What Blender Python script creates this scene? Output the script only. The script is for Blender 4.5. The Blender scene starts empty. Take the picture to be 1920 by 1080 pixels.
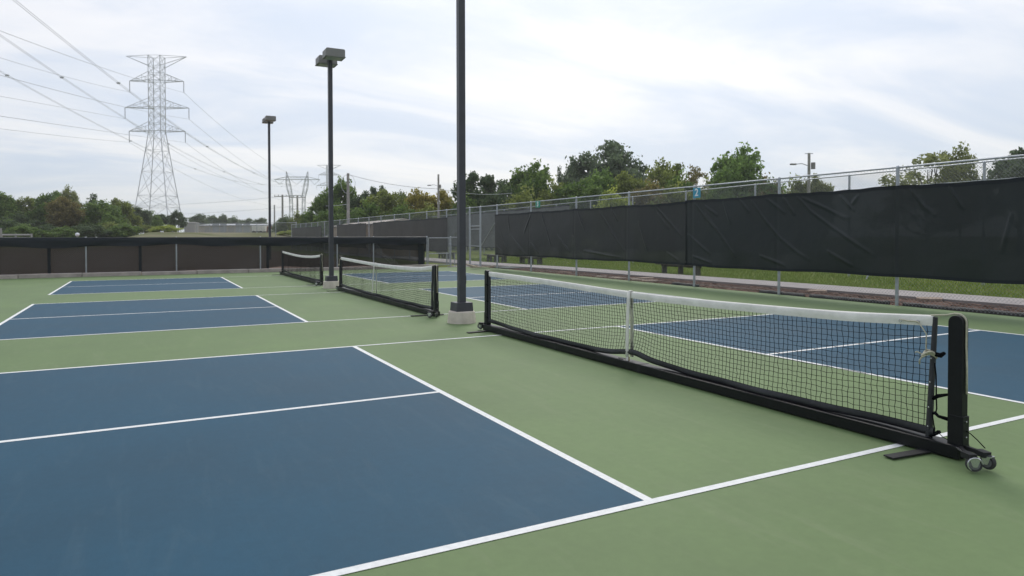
import bpy, math, random
import numpy as np
from mathutils import Vector, Matrix

random.seed(7)
PI = math.pi
rad = math.radians
scene = bpy.context.scene

# ------------------------------------------------------------------ camera
CAM = np.array([-4.56654, -2.97770, 1.45151])
YAW, PITCH, ROLL, FPX, PCY = 1.084239, -0.017158869, -0.00199358633, 1302.63460, 465.43318
def _cam_axes():
    cy, sy = math.cos(YAW), math.sin(YAW)
    f = np.array([math.cos(PITCH)*cy, math.cos(PITCH)*sy, math.sin(PITCH)])
    rt = np.array([sy, -cy, 0.0]); up = np.cross(rt, f)
    c, s = math.cos(ROLL), math.sin(ROLL)
    return c*rt+s*up, -s*rt+c*up, f
RT, UP, FW = _cam_axes()
FH = np.array([math.cos(YAW), math.sin(YAW), 0.0])
cam_data = bpy.data.cameras.new('camera')
cam = bpy.data.objects.new('camera', cam_data)
scene.collection.objects.link(cam)
cam.matrix_world = Matrix(((RT[0], UP[0], -FW[0], CAM[0]), (RT[1], UP[1], -FW[1], CAM[1]),
                           (RT[2], UP[2], -FW[2], CAM[2]), (0, 0, 0, 1)))
cam_data.sensor_width = 36.0
cam_data.lens = FPX/1920*36.0
cam_data.shift_y = -(540-PCY)/1920      # verticals kept upright, as by a shift lens
cam_data.clip_start = 0.1
cam_data.clip_end = 6000
cam_data.dof.use_dof = True
cam_data.dof.focus_distance = 7.0
cam_data.dof.aperture_fstop = 5.0
scene.camera = cam

# ------------------------------------------------------------------ world, sun, exposure
SUN_AZ = YAW - rad(5.0)          # direction to the veiled sun, ahead of the camera
SUN_EL = rad(42)
SUN = np.array([math.cos(SUN_EL)*math.cos(SUN_AZ), math.cos(SUN_EL)*math.sin(SUN_AZ), math.sin(SUN_EL)])
world = bpy.data.worlds.new('World'); scene.world = world
world.use_nodes = True
def build_world():
    nt = world.node_tree; nt.nodes.clear(); N = nt.nodes.new; L = nt.links.new
    out = N('ShaderNodeOutputWorld')
    sky = N('ShaderNodeTexSky'); sky.sky_type = 'NISHITA'; sky.sun_disc = False
    sky.sun_elevation = SUN_EL; sky.sun_rotation = PI/2 - SUN_AZ
    sky.air_density = 1.0; sky.dust_density = 2.0; sky.ozone_density = 1.2
    bg1 = N('ShaderNodeBackground'); bg1.inputs['Strength'].default_value = 0.08
    L(sky.outputs[0], bg1.inputs['Color'])
    tc = N('ShaderNodeTexCoord')
    sep = N('ShaderNodeSeparateXYZ'); L(tc.outputs['Generated'], sep.inputs[0])
    def math_(op, a, b=None, clamp=False):
        m = N('ShaderNodeMath'); m.operation = op; m.use_clamp = clamp
        for i, v in enumerate((a, b)):
            if v is None: continue
            if isinstance(v, (int, float)): m.inputs[i].default_value = v
            else: L(v, m.inputs[i])
        return m.outputs[0]
    den = math_('ADD', math_('MAXIMUM', sep.outputs[2], 0.0), 0.16)
    px = math_('DIVIDE', sep.outputs[0], den); py = math_('DIVIDE', sep.outputs[1], den)
    comb = N('ShaderNodeCombineXYZ'); L(px, comb.inputs[0]); L(py, comb.inputs[1])
    mp = N('ShaderNodeMapping'); mp.inputs['Rotation'].default_value = (0, 0, rad(-20)); mp.inputs['Scale'].default_value = (0.6, 1.25, 1)
    mp.inputs['Location'].default_value = (2.3, 0.7, 0)
    L(comb.outputs[0], mp.inputs['Vector'])
    n1 = N('ShaderNodeTexNoise'); n1.inputs['Scale'].default_value = 1.15; n1.inputs['Detail'].default_value = 8; n1.inputs['Roughness'].default_value = 0.56; n1.inputs['Distortion'].default_value = 0.5
    L(mp.outputs[0], n1.inputs['Vector'])
    r1 = N('ShaderNodeMapRange'); r1.interpolation_type = 'SMOOTHSTEP'
    r1.inputs[1].default_value = 0.34; r1.inputs[2].default_value = 0.66; r1.inputs[3].default_value = 0.0; r1.inputs[4].default_value = 1.0
    L(n1.outputs[0], r1.inputs[0])
    # brightness around the veiled sun
    dot = N('ShaderNodeVectorMath'); dot.operation = 'DOT_PRODUCT'
    nrm = N('ShaderNodeVectorMath'); nrm.operation = 'NORMALIZE'; L(tc.outputs['Generated'], nrm.inputs[0])
    L(nrm.outputs[0], dot.inputs[0]); dot.inputs[1].default_value = SUN
    d0 = math_('MAXIMUM', dot.outputs['Value'], 0.0)
    glow = math_('POWER', d0, 7.0)
    # cloud colour
    cm = N('ShaderNodeMix'); cm.data_type = 'RGBA'
    cm.inputs[6].default_value = (0.535, 0.620, 0.765, 1)   # thin blue grey veil
    cm.inputs[7].default_value = (0.81, 0.82, 0.86, 1)    # white streaks
    L(r1.outputs[0], cm.inputs[0])
    add = N('ShaderNodeVectorMath'); add.operation = 'MULTIPLY_ADD'
    sc = N('ShaderNodeVectorMath'); sc.operation = 'SCALE'; sc.inputs[0].default_value = (0.36, 0.32, 0.25)
    L(glow, sc.inputs['Scale'])
    ad2 = N('ShaderNodeVectorMath'); ad2.operation = 'ADD'
    sepc = cm.outputs[2]
    # away from the sun the deck is darker
    side = math_('MULTIPLY_ADD', dot.outputs['Value'], 0.17); nt.nodes[-1].inputs[2].default_value = 0.87
    s2 = N('ShaderNodeVectorMath'); s2.operation = 'SCALE'; L(sepc, s2.inputs[0]); L(side, s2.inputs['Scale'])
    L(s2.outputs[0], ad2.inputs[0]); L(sc.outputs[0], ad2.inputs[1])
    nt.nodes.remove(add)
    bg2 = N('ShaderNodeBackground'); bg2.inputs['Strength'].default_value = 1.06
    L(ad2.outputs[0], bg2.inputs['Color'])
    mix = N('ShaderNodeMixShader'); mix.inputs[0].default_value = 0.86
    L(bg1.outputs[0], mix.inputs[1]); L(bg2.outputs[0], mix.inputs[2]); L(mix.outputs[0], out.inputs['Surface'])
build_world()
sun_data = bpy.data.lights.new('sun', 'SUN')
sun_data.energy = 1.2; sun_data.angle = rad(20); sun_data.color = (1.0, 0.96, 0.9)
sun = bpy.data.objects.new('sun', sun_data); scene.collection.objects.link(sun)
sun.rotation_euler = Vector(-SUN).to_track_quat('-Z', 'Y').to_euler()
scene.view_settings.view_transform = 'Standard'
scene.view_settings.look = 'None'
scene.view_settings.exposure = 0.2
scene.view_settings.gamma = 1.0
scene.view_settings.use_curve_mapping = False
scene.cycles.max_bounces = 8
scene.cycles.volume_bounces = 1
scene.cycles.transparent_max_bounces = 24

# ------------------------------------------------------------------ helpers
C = scene.collection
def at(px, py, d):
    v = RT*((px-960)/FPX) + UP*(-(py-PCY)/FPX) + FW
    return CAM + v*(d/float(v @ FH))
def on_fence(px, py, A=(9.2, 6.0), B=(9.6, 27.0)):
    v = RT*((px-960)/FPX) + UP*(-(py-PCY)/FPX) + FW
    n = np.array([-(B[1]-A[1]), B[0]-A[0]])
    t = float(n @ (np.array(A)-CAM[:2]))/float(n @ v[:2])
    return CAM + v*t
def smooth(a, b, x):
    t = min(1, max(0, (x-a)/(b-a))); return t*t*(3-2*t)
def terrain(x, y):
    k = smooth(-0.030, -0.008, (x+4.5)/max(20.0, y+2.9))      # the rise dies out towards the left woods
    z = -0.06 + (1.15+0.98*k)*smooth(42, 100, y)*(1-smooth(0, 8.5, x)*(1-smooth(80, 100, y)))*(1-smooth(13, 20, x))
    return z

def new_mat(name):
    m = bpy.data.materials.new(name); m.use_nodes = True
    return m, m.node_tree, m.node_tree.nodes['Principled BSDF']
def mat(name, col, rough=0.6, metal=0.0, spec=0.5, var=0.0, vscale=3.0, bump=0.0, bscale=60.0, col2=None, detail=5.0, rvar=0.0):
    m, nt, b = new_mat(name)
    b.inputs['Roughness'].default_value = rough; b.inputs['Metallic'].default_value = metal
    b.inputs['Specular IOR Level'].default_value = spec
    tc = nt.nodes.new('ShaderNodeTexCoord')
    c1 = (*col, 1)
    if var or col2:
        n = nt.nodes.new('ShaderNodeTexNoise'); n.inputs['Scale'].default_value = vscale; n.inputs['Detail'].default_value = detail
        n.inputs['Roughness'].default_value = 0.6
        nt.links.new(tc.outputs['Object'], n.inputs['Vector'])
        r = nt.nodes.new('ShaderNodeValToRGB')
        r.color_ramp.elements[0].position = 0.32; r.color_ramp.elements[1].position = 0.68
        lo = tuple(c*(1-var) for c in col); hi = tuple(min(1, c*(1+var)) for c in (col2 or col))
        r.color_ramp.elements[0].color = (*lo, 1); r.color_ramp.elements[1].color = (*hi, 1)
        nt.links.new(n.outputs[0], r.inputs[0]); nt.links.new(r.outputs[0], b.inputs['Base Color'])
        if rvar:
            mr = nt.nodes.new('ShaderNodeMapRange'); mr.inputs[3].default_value = rough-rvar; mr.inputs[4].default_value = rough+rvar
            nt.links.new(n.outputs[0], mr.inputs[0]); nt.links.new(mr.outputs[0], b.inputs['Roughness'])
    else:
        b.inputs['Base Color'].default_value = c1
    if bump:
        n2 = nt.nodes.new('ShaderNodeTexNoise'); n2.inputs['Scale'].default_value = bscale; n2.inputs['Detail'].default_value = 4
        nt.links.new(tc.outputs['Object'], n2.inputs['Vector'])
        bp = nt.nodes.new('ShaderNodeBump'); bp.inputs['Strength'].default_value = bump; bp.inputs['Distance'].default_value = 0.01
        nt.links.new(n2.outputs[0], bp.inputs['Height']); nt.links.new(bp.outputs[0], b.inputs['Normal'])
    return m
def court_mat(name, col, stain, spec=0.36):
    """acrylic sport paint: broad tone drift, faint scuffs and stains, fine sand grain"""
    m, nt, b = new_mat(name); N = nt.nodes.new; L = nt.links.new
    b.inputs['Roughness'].default_value = 0.58; b.inputs['Specular IOR Level'].default_value = spec
    tc = N('ShaderNodeTexCoord')
    n1 = N('ShaderNodeTexNoise'); n1.inputs['Scale'].default_value = 0.55; n1.inputs['Detail'].default_value = 8; n1.inputs['Roughness'].default_value = 0.62
    L(tc.outputs['Object'], n1.inputs['Vector'])
    r = N('ShaderNodeValToRGB'); r.color_ramp.elements[0].position = 0.3; r.color_ramp.elements[1].position = 0.72
    r.color_ramp.elements[0].color = (*[c*0.87 for c in col], 1); r.color_ramp.elements[1].color = (*[c*1.13 for c in col], 1)
    L(n1.outputs[0], r.inputs[0])
    # scuffs
    mp = N('ShaderNodeMapping'); mp.inputs['Scale'].default_value = (5.0, 0.8, 1); mp.inputs['Rotation'].default_value = (0, 0, 0.5)
    L(tc.outputs['Object'], mp.inputs['Vector'])
    n2 = N('ShaderNodeTexNoise'); n2.inputs['Scale'].default_value = 1.3; n2.inputs['Detail'].default_value = 8; n2.inputs['Roughness'].default_value = 0.7; n2.inputs['Distortion'].default_value = 0.8
    L(mp.outputs[0], n2.inputs['Vector'])
    mr = N('ShaderNodeMapRange'); mr.inputs[1].default_value = 0.52; mr.inputs[2].default_value = 0.76; mr.inputs[3].default_value = 0.0; mr.inputs[4].default_value = 0.42
    L(n2.outputs[0], mr.inputs[0])
    mx = N('ShaderNodeMix'); mx.data_type = 'RGBA'; mx.inputs[7].default_value = (*stain, 1)
    L(mr.outputs[0], mx.inputs[0]); L(r.outputs[0], mx.inputs[6])
    n5 = N('ShaderNodeTexNoise'); n5.inputs['Scale'].default_value = 14; n5.inputs['Detail'].default_value = 6; n5.inputs['Roughness'].default_value = 0.7
    L(tc.outputs['Object'], n5.inputs['Vector'])
    mr5 = N('ShaderNodeMapRange'); mr5.inputs[1].default_value = 0.25; mr5.inputs[2].default_value = 0.75; mr5.inputs[3].default_value = 0.93; mr5.inputs[4].default_value = 1.07; L(n5.outputs[0], mr5.inputs[0])
    s5 = N('ShaderNodeVectorMath'); s5.operation = 'SCALE'; L(mx.outputs[2], s5.inputs[0]); L(mr5.outputs[0], s5.inputs['Scale'])
    # fine grain
    n3 = N('ShaderNodeTexNoise'); n3.inputs['Scale'].default_value = 260; n3.inputs['Detail'].default_value = 2
    L(tc.outputs['Object'], n3.inputs['Vector'])
    mr3 = N('ShaderNodeMapRange'); mr3.inputs[3].default_value = 0.78; mr3.inputs[4].default_value = 1.22; L(n3.outputs[0], mr3.inputs[0])
    sc = N('ShaderNodeVectorMath'); sc.operation = 'SCALE'; L(s5.outputs[0], sc.inputs[0]); L(mr3.outputs[0], sc.inputs['Scale'])
    L(sc.outputs[0], b.inputs['Base Color'])
    bp = N('ShaderNodeBump'); bp.inputs['Strength'].default_value = 0.25; bp.inputs['Distance'].default_value = 0.002
    L(n3.outputs[0], bp.inputs['Height']); L(bp.outputs[0], b.inputs['Normal'])
    rr = N('ShaderNodeMapRange'); rr.inputs[3].default_value = 0.58; rr.inputs[4].default_value = 0.75; L(n1.outputs[0], rr.inputs[0]); L(rr.outputs[0], b.inputs['Roughness'])
    return m
def cloth_mat(name, col, transp, rough=0.55, spec=0.35, sheen=0.0, tcol=(0.85, 0.9, 0.9)):
    """woven windscreen cloth: some light passes straight through the open weave"""
    m, nt, b = new_mat(name); N = nt.nodes.new; L = nt.links.new
    b.inputs['Roughness'].default_value = rough; b.inputs['Specular IOR Level'].default_value = spec
    b.inputs['Sheen Weight'].default_value = sheen; b.inputs['Sheen Roughness'].default_value = 0.4
    tc = N('ShaderNodeTexCoord')
    n = N('ShaderNodeTexNoise'); n.inputs['Scale'].default_value = 0.9; n.inputs['Detail'].default_value = 5
    L(tc.outputs['Object'], n.inputs['Vector'])
    r = N('ShaderNodeValToRGB'); r.color_ramp.elements[0].position = 0.3; r.color_ramp.elements[1].position = 0.7
    r.color_ramp.elements[0].color = (*[c*0.82 for c in col], 1); r.color_ramp.elements[1].color = (*[c*1.2 for c in col], 1)
    L(n.outputs[0], r.inputs[0]); L(r.outputs[0], b.inputs['Base Color'])
    n3 = N('ShaderNodeTexNoise'); n3.inputs['Scale'].default_value = 3.5; n3.inputs['Detail'].default_value = 3
    L(tc.outputs['Object'], n3.inputs['Vector'])
    bp = N('ShaderNodeBump'); bp.inputs['Strength'].default_value = 0.14; bp.inputs['Distance'].default_value = 0.05
    L(n3.outputs[0], bp.inputs['Height']); L(bp.outputs[0], b.inputs['Normal'])
    if transp > 0:
        t = N('ShaderNodeBsdfTransparent'); t.inputs[0].default_value = (*tcol, 1)
        mx = N('ShaderNodeMixShader'); mx.inputs[0].default_value = transp
        out = nt.nodes['Material Output']
        L(b.outputs[0], mx.inputs[1]); L(t.outputs[0], mx.inputs[2]); L(mx.outputs[0], out.inputs['Surface'])
    return m
def leaf_mat(name, dark, light, accent=None):
    m, nt, b = new_mat(name); N = nt.nodes.new; L = nt.links.new
    b.inputs['Roughness'].default_value = 0.55; b.inputs['Specular IOR Level'].default_value = 0.25
    at_ = N('ShaderNodeAttribute'); at_.attribute_name = 'tint'
    r = N('ShaderNodeValToRGB'); e = r.color_ramp.elements
    e[0].position = 0.1; e[0].color = (*dark, 1); e[1].position = 0.85; e[1].color = (*light, 1)
    if accent:
        x = r.color_ramp.elements.new(0.97); x.color = (*accent, 1)
    L(at_.outputs['Fac'], r.inputs[0]); L(r.outputs[0], b.inputs['Base Color'])
    t = N('ShaderNodeBsdfTranslucent'); L(r.outputs[0], t.inputs[0])
    mx = N('ShaderNodeMixShader'); mx.inputs[0].default_value = 0.48
    L(b.outputs[0], mx.inputs[1]); L(t.outputs[0], mx.inputs[2]); L(mx.outputs[0], nt.nodes['Material Output'].inputs['Surface'])
    return m

def root_loc(o):
    v = Vector((0, 0, 0))
    while o is not None:
        v += o.location; o = o.parent
    return v
class MB:
    def __init__(s): s.v = []; s.f = []; s.tint = None
    def quad(s, a, b, c, d):
        n = len(s.v); s.v += [tuple(a), tuple(b), tuple(c), tuple(d)]; s.f.append((n, n+1, n+2, n+3)); return s
    def box(s, c, size, rz=0.0, M=None):
        hx, hy, hz = size[0]/2, size[1]/2, size[2]/2
        R = M if M is not None else Matrix.Rotation(rz, 3, 'Z')
        n = len(s.v)
        for dx, dy, dz in ((-1,-1,-1),(1,-1,-1),(1,1,-1),(-1,1,-1),(-1,-1,1),(1,-1,1),(1,1,1),(-1,1,1)):
            p = R @ Vector((dx*hx, dy*hy, dz*hz)); s.v.append((c[0]+p.x, c[1]+p.y, c[2]+p.z))
        s.f += [tuple(n+i for i in q) for q in ((0,3,2,1),(4,5,6,7),(0,1,5,4),(1,2,6,5),(2,3,7,6),(3,0,4,7))]
        return s
    def bar(s, p, q, r, n=4, r2=None, caps=True):
        p = Vector(p); q = Vector(q); d = q-p
        if d.length < 1e-6: return s
        d.normalize(); a = Vector((0, 0, 1)) if abs(d.z) < 0.9 else Vector((1, 0, 0))
        x = d.cross(a).normalized(); y = d.cross(x)
        k = len(s.v); r2 = r if r2 is None else r2
        for c, rr in ((p, r), (q, r2)):
            for i in range(n):
                t = 2*PI*(i+0.5)/n; w = c + (x*math.cos(t)+y*math.sin(t))*rr; s.v.append((w.x, w.y, w.z))
        for i in range(n):
            j = (i+1) % n; s.f.append((k+i, k+n+i, k+n+j, k+j))
        if caps: s.f.append(tuple(range(k, k+n))); s.f.append(tuple(range(k+2*n-1, k+n-1, -1)))
        return s
    def tube(s, pts, r, n=6, closed=False):
        pts = [Vector(p) for p in pts]; k = len(s.v); m = len(pts); x = None
        rr = r if hasattr(r, '__len__') else [r]*m
        for i, p in enumerate(pts):
            a = pts[(i-1) % m] if (closed or i > 0) else p; b = pts[(i+1) % m] if (closed or i < m-1) else p
            d = (b-a).normalized()
            if x is None:
                u = Vector((0, 0, 1)) if abs(d.z) < 0.9 else Vector((1, 0, 0)); x = d.cross(u).normalized()
            else:
                x = (x - d*x.dot(d))
                x = x.normalized() if x.length > 1e-6 else d.orthogonal().normalized()
            y = d.cross(x)
            for j in range(n):
                t = 2*PI*(j+0.5)/n; w = p + (x*math.cos(t)+y*math.sin(t))*rr[i]; s.v.append((w.x, w.y, w.z))
        for i in range(m if closed else m-1):
            i2 = (i+1) % m
            for j in range(n):
                j2 = (j+1) % n; s.f.append((k+i*n+j, k+i2*n+j, k+i2*n+j2, k+i*n+j2))
        if not closed:
            s.f.append(tuple(k+j for j in range(n))); s.f.append(tuple(k+(m-1)*n+j for j in range(n-1, -1, -1)))
        return s
    def lathe(s, prof, c, n=20, M=None):
        """prof: (radius, height) pairs turned about z through c (or axis turned by M)"""
        k = len(s.v); m = len(prof); R = M or Matrix.Identity(3)
        for r, h in prof:
            for j in range(n):
                t = 2*PI*j/n; p = R @ Vector((r*math.cos(t), r*math.sin(t), h)); s.v.append((c[0]+p.x, c[1]+p.y, c[2]+p.z))
        for i in range(m-1):
            for j in range(n):
                j2 = (j+1) % n; s.f.append((k+i*n+j, k+i*n+j2, k+(i+1)*n+j2, k+(i+1)*n+j))
        s.f.append(tuple(k+j for j in range(n-1, -1, -1))); s.f.append(tuple(k+(m-1)*n+j for j in range(n)))
        return s
    def prism(s, prof, o, ax, ay, az):
        """extrude the 2-D outline prof (in ax, ay) along az"""
        k = len(s.v); n = len(prof); o = Vector(o); ax = Vector(ax); ay = Vector(ay); az = Vector(az)
        for e in (Vector((0, 0, 0)), az):
            for a, b in prof:
                p = o+ax*a+ay*b+e; s.v.append((p.x, p.y, p.z))
        for i in range(n):
            j = (i+1) % n; s.f.append((k+i, k+j, k+n+j, k+n+i))
        s.f.append(tuple(k+i for i in range(n-1, -1, -1))); s.f.append(tuple(k+n+i for i in range(n)))
        return s
    def grid(s, P, wrap=False):
        k = len(s.v); m = len(P); n = len(P[0])
        for row in P:
            for p in row: s.v.append(tuple(p))
        for i in range(m-1):
            for j in range(n-1):
                a = k+i*n+j; s.f.append((a, a+1, a+n+1, a+n))
        return s
    def build(s, name, m, parent=None, smooth=False, bevel=0.0, solid=0.0):
        off = root_loc(parent) if parent is not None else Vector((0, 0, 0))
        me = bpy.data.meshes.new(name)
        me.from_pydata([(a-off.x, b-off.y, c-off.z) for a, b, c in s.v], [], s.f)
        me.materials.append(m)
        if smooth: me.polygons.foreach_set('use_smooth', [True]*len(me.polygons))
        if s.tint is not None:
            a = me.attributes.new('tint', 'FLOAT', 'FACE'); a.data.foreach_set('value', s.tint)
        me.update()
        o = bpy.data.objects.new(name, me); C.objects.link(o)
        if parent is not None: o.parent = parent
        if bevel:
            b = o.modifiers.new('bevel', 'BEVEL'); b.width = bevel; b.segments = 2; b.limit_method = 'ANGLE'
        if solid:
            b = o.modifiers.new('solid', 'SOLIDIFY'); b.thickness = solid
        return o
def tag(o, label, cat, group=None):
    o['label'] = label; o['category'] = cat
    if group: o['group'] = group
    return o
def thing(name, label, cat, loc=(0, 0, 0), group=None):
    o = bpy.data.objects.new(name, None); C.objects.link(o); o.location = loc
    o.empty_display_size = 0.3
    return tag(o, label, cat, group)
def struct(o): o['kind'] = 'structure'; return o
def dup(root, loc, rz=0.0, scale=(1, 1, 1), label=None, group=None, mats=None):
    r = root.copy(); C.objects.link(r); r.location = loc; r.rotation_euler = (0, 0, rz); r.scale = scale
    if label: r['label'] = label
    if group: r['group'] = group
    for ch in list(root.children):
        c = ch.copy(); C.objects.link(c); c.parent = r
        if mats and ch.name.split('.')[0] in mats:
            c.material_slots[0].link = 'OBJECT'; c.material_slots[0].material = mats[ch.name.split('.')[0]]
        for g in list(ch.children):
            d = g.copy(); C.objects.link(d); d.parent = c
            if mats and g.name.split('.')[0] in mats:
                d.material_slots[0].link = 'OBJECT'; d.material_slots[0].material = mats[g.name.split('.')[0]]
    return r
def drop(root):
    for ch in list(root.children_recursive): bpy.data.objects.remove(ch)
    bpy.data.objects.remove(root)

# ------------------------------------------------------------------ materials
M_green = court_mat('green_court_paint', (0.156, 0.222, 0.097), (0.21, 0.255, 0.14), 0.16)
M_blue = court_mat('blue_court_paint', (0.024, 0.081, 0.130), (0.055, 0.112, 0.155), 0.16)
M_line = mat('white_line_paint', (0.81, 0.81, 0.79), 0.65, spec=0.2, var=0.09, vscale=26, detail=8, bump=0.15, bscale=300)
M_conc = mat('concrete', (0.62, 0.55, 0.47), 0.85, var=0.12, vscale=5, bump=0.5, bscale=70, detail=8)
M_kerb = mat('kerb_concrete', (0.40, 0.345, 0.315), 0.9, var=0.22, vscale=2.2, bump=0.5, bscale=50, detail=8)
M_path = mat('path_concrete', (0.36, 0.325, 0.31), 0.9, var=0.10, vscale=1.3, bump=0.3, bscale=60)
M_black = mat('black_powder_coat', (0.0065, 0.007, 0.0085), 0.42, spec=0.25, var=0.2, vscale=14, bump=0.08, bscale=120)
M_blackdull = mat('black_plastic', (0.014, 0.014, 0.015), 0.62, spec=0.35)
M_nylon = mat('black_netting_cord', (0.005, 0.0055, 0.007), 0.9, spec=0.05)
M_hem = mat('black_vinyl_hem', (0.028, 0.028, 0.034), 0.5, spec=0.45, var=0.2, vscale=7, bump=0.4, bscale=30)
M_tape = mat('white_net_tape', (0.76, 0.74, 0.69), 0.75, var=0.09, vscale=6, bump=0.5, bscale=28)
M_tan = mat('tan_webbing', (0.42, 0.36, 0.20), 0.8)
M_rope = mat('cream_rope', (0.55, 0.52, 0.40), 0.85, var=0.2, vscale=60, bump=0.6, bscale=250)
M_galv = mat('galvanised_steel', (0.42, 0.44, 0.47), 0.42, metal=0.75, var=0.12, vscale=8)
M_wire = mat('galvanised_wire', (0.26, 0.275, 0.29), 0.5, metal=0.35)
M_farwire = mat('weathered_wire', (0.22, 0.23, 0.235), 0.6, metal=0.2)
M_bronze = mat('dark_bronze_paint', (0.048, 0.048, 0.058), 0.4, spec=0.5, var=0.15, vscale=5)
M_housing = mat('grey_lamp_housing', (0.235, 0.225, 0.215), 0.5, spec=0.4, var=0.08, vscale=8)
M_lens = mat('frosted_lens', (0.45, 0.45, 0.45), 0.3)
M_chrome = mat('zinc_plated_metal', (0.62, 0.62, 0.63), 0.25, metal=0.9)
M_rim = mat('grey_plastic_rim', (0.20, 0.20, 0.21), 0.4, metal=0.3)
M_tyre = mat('grey_rubber', (0.035, 0.035, 0.036), 0.7)
M_screen = cloth_mat('black_windscreen_cloth', (0.0075, 0.0125, 0.0135), 0.014, rough=0.42, sheen=0.18)
M_screen_worn = cloth_mat('worn_windscreen_cloth', (0.0135, 0.0155, 0.0165), 0.045, rough=0.45, sheen=0.15)
M_screen_low = cloth_mat('faded_windscreen_cloth', (0.017, 0.017, 0.017), 0.16)
M_flap = cloth_mat('dark_windscreen_flap', (0.009, 0.013, 0.017), 0.02, rough=0.5, spec=0.25)
M_screen_grey = cloth_mat('grey_windscreen_cloth', (0.040, 0.040, 0.040), 0.05)
M_screen_pale = cloth_mat('pale_grey_windscreen_cloth', (0.125, 0.13, 0.135), 0.15)
M_steel = mat('pylon_steel', (0.60, 0.61, 0.63), 0.6)
M_steel_far = mat('pylon_steel_pale', (0.5, 0.51, 0.53), 0.6)
M_cable = mat('aluminium_cable', (0.55, 0.56, 0.58), 0.6)
M_insul = mat('insulator_glass', (0.34, 0.36, 0.39), 0.35)
M_pole = mat('weathered_pole_wood', (0.32, 0.305, 0.285), 0.9, var=0.25, vscale=4)
M_timber = mat('grey_brown_timber', (0.085, 0.080, 0.055), 0.85, var=0.3, vscale=6, bump=0.5, bscale=40)
M_board = mat('pale_board', (0.36, 0.30, 0.22), 0.85, var=0.2, vscale=5)
M_stone = mat('reddish_flagstone', (0.34, 0.255, 0.195), 0.9, var=0.25, vscale=9, bump=0.6, bscale=60)
M_fabric = mat('black_landscape_fabric', (0.016, 0.015, 0.015), 0.8, bump=0.4, bscale=80)
M_mat_ = mat('grey_green_mat', (0.16, 0.18, 0.165), 0.9, var=0.2, vscale=8)
M_warehouse = mat('beige_cladding', (0.46, 0.42, 0.36), 0.8, var=0.08, vscale=0.4)
M_wroof = mat('grey_metal_roof', (0.36, 0.37, 0.39), 0.6, var=0.1, vscale=0.3)
M_block = mat('pale_grey_cladding', (0.36, 0.345, 0.33), 0.8, var=0.06, vscale=0.3)
M_trailer = mat('off_white_trailer', (0.72, 0.70, 0.65), 0.6, var=0.06, vscale=0.6)
M_red = mat('faded_red_paint', (0.30, 0.11, 0.07), 0.6)
M_dark = mat('dark_void', (0.02, 0.02, 0.022), 0.6)
M_shed = mat('tan_shed_boards', (0.58, 0.43, 0.30), 0.85, var=0.10, vscale=2)
M_shedroof = mat('pale_shed_roof', (0.48, 0.42, 0.36), 0.75, var=0.12, vscale=3)
M_cyan = mat('cyan_sign_sheet', (0.035, 0.30, 0.44), 0.4, var=0.06, vscale=5)
M_teal = mat('teal_sign_sheet', (0.03, 0.28, 0.20), 0.4, var=0.06, vscale=5)
M_white = mat('white_sign_lettering', (0.80, 0.82, 0.84), 0.5)
M_bark = mat('grey_bark', (0.085, 0.072, 0.058), 0.95, var=0.3, vscale=3)
M_bark_pale = mat('pale_bark', (0.25, 0.23, 0.20), 0.95, var=0.3, vscale=3)
LEAF = {
 'green':  leaf_mat('green_leaves', (0.068, 0.130, 0.030), (0.215, 0.310, 0.068)),
 'bright': leaf_mat('bright_green_leaves', (0.095, 0.168, 0.040), (0.252, 0.375, 0.095)),
 'dark':   leaf_mat('dark_leaves', (0.046, 0.082, 0.035), (0.130, 0.183, 0.074)),
 'grey':   leaf_mat('grey_green_leaves', (0.074, 0.110, 0.058), (0.185, 0.241, 0.134)),
 'olive':  leaf_mat('olive_leaves', (0.119, 0.152, 0.035), (0.317, 0.364, 0.091)),
 'yellow': leaf_mat('yellowing_leaves', (0.183, 0.171, 0.030), (0.505, 0.419, 0.086)),
 'russet': leaf_mat('russet_leaves', (0.132, 0.119, 0.037), (0.284, 0.237, 0.082)),
 'lime':   leaf_mat('lime_green_leaves', (0.215, 0.280, 0.044), (0.559, 0.623, 0.119)),
 'pale':   leaf_mat('thin_olive_leaves', (0.162, 0.185, 0.067), (0.358, 0.386, 0.157)),
 'far':    leaf_mat('far_leaves', (0.086, 0.130, 0.064), (0.193, 0.248, 0.119)),
}
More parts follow.
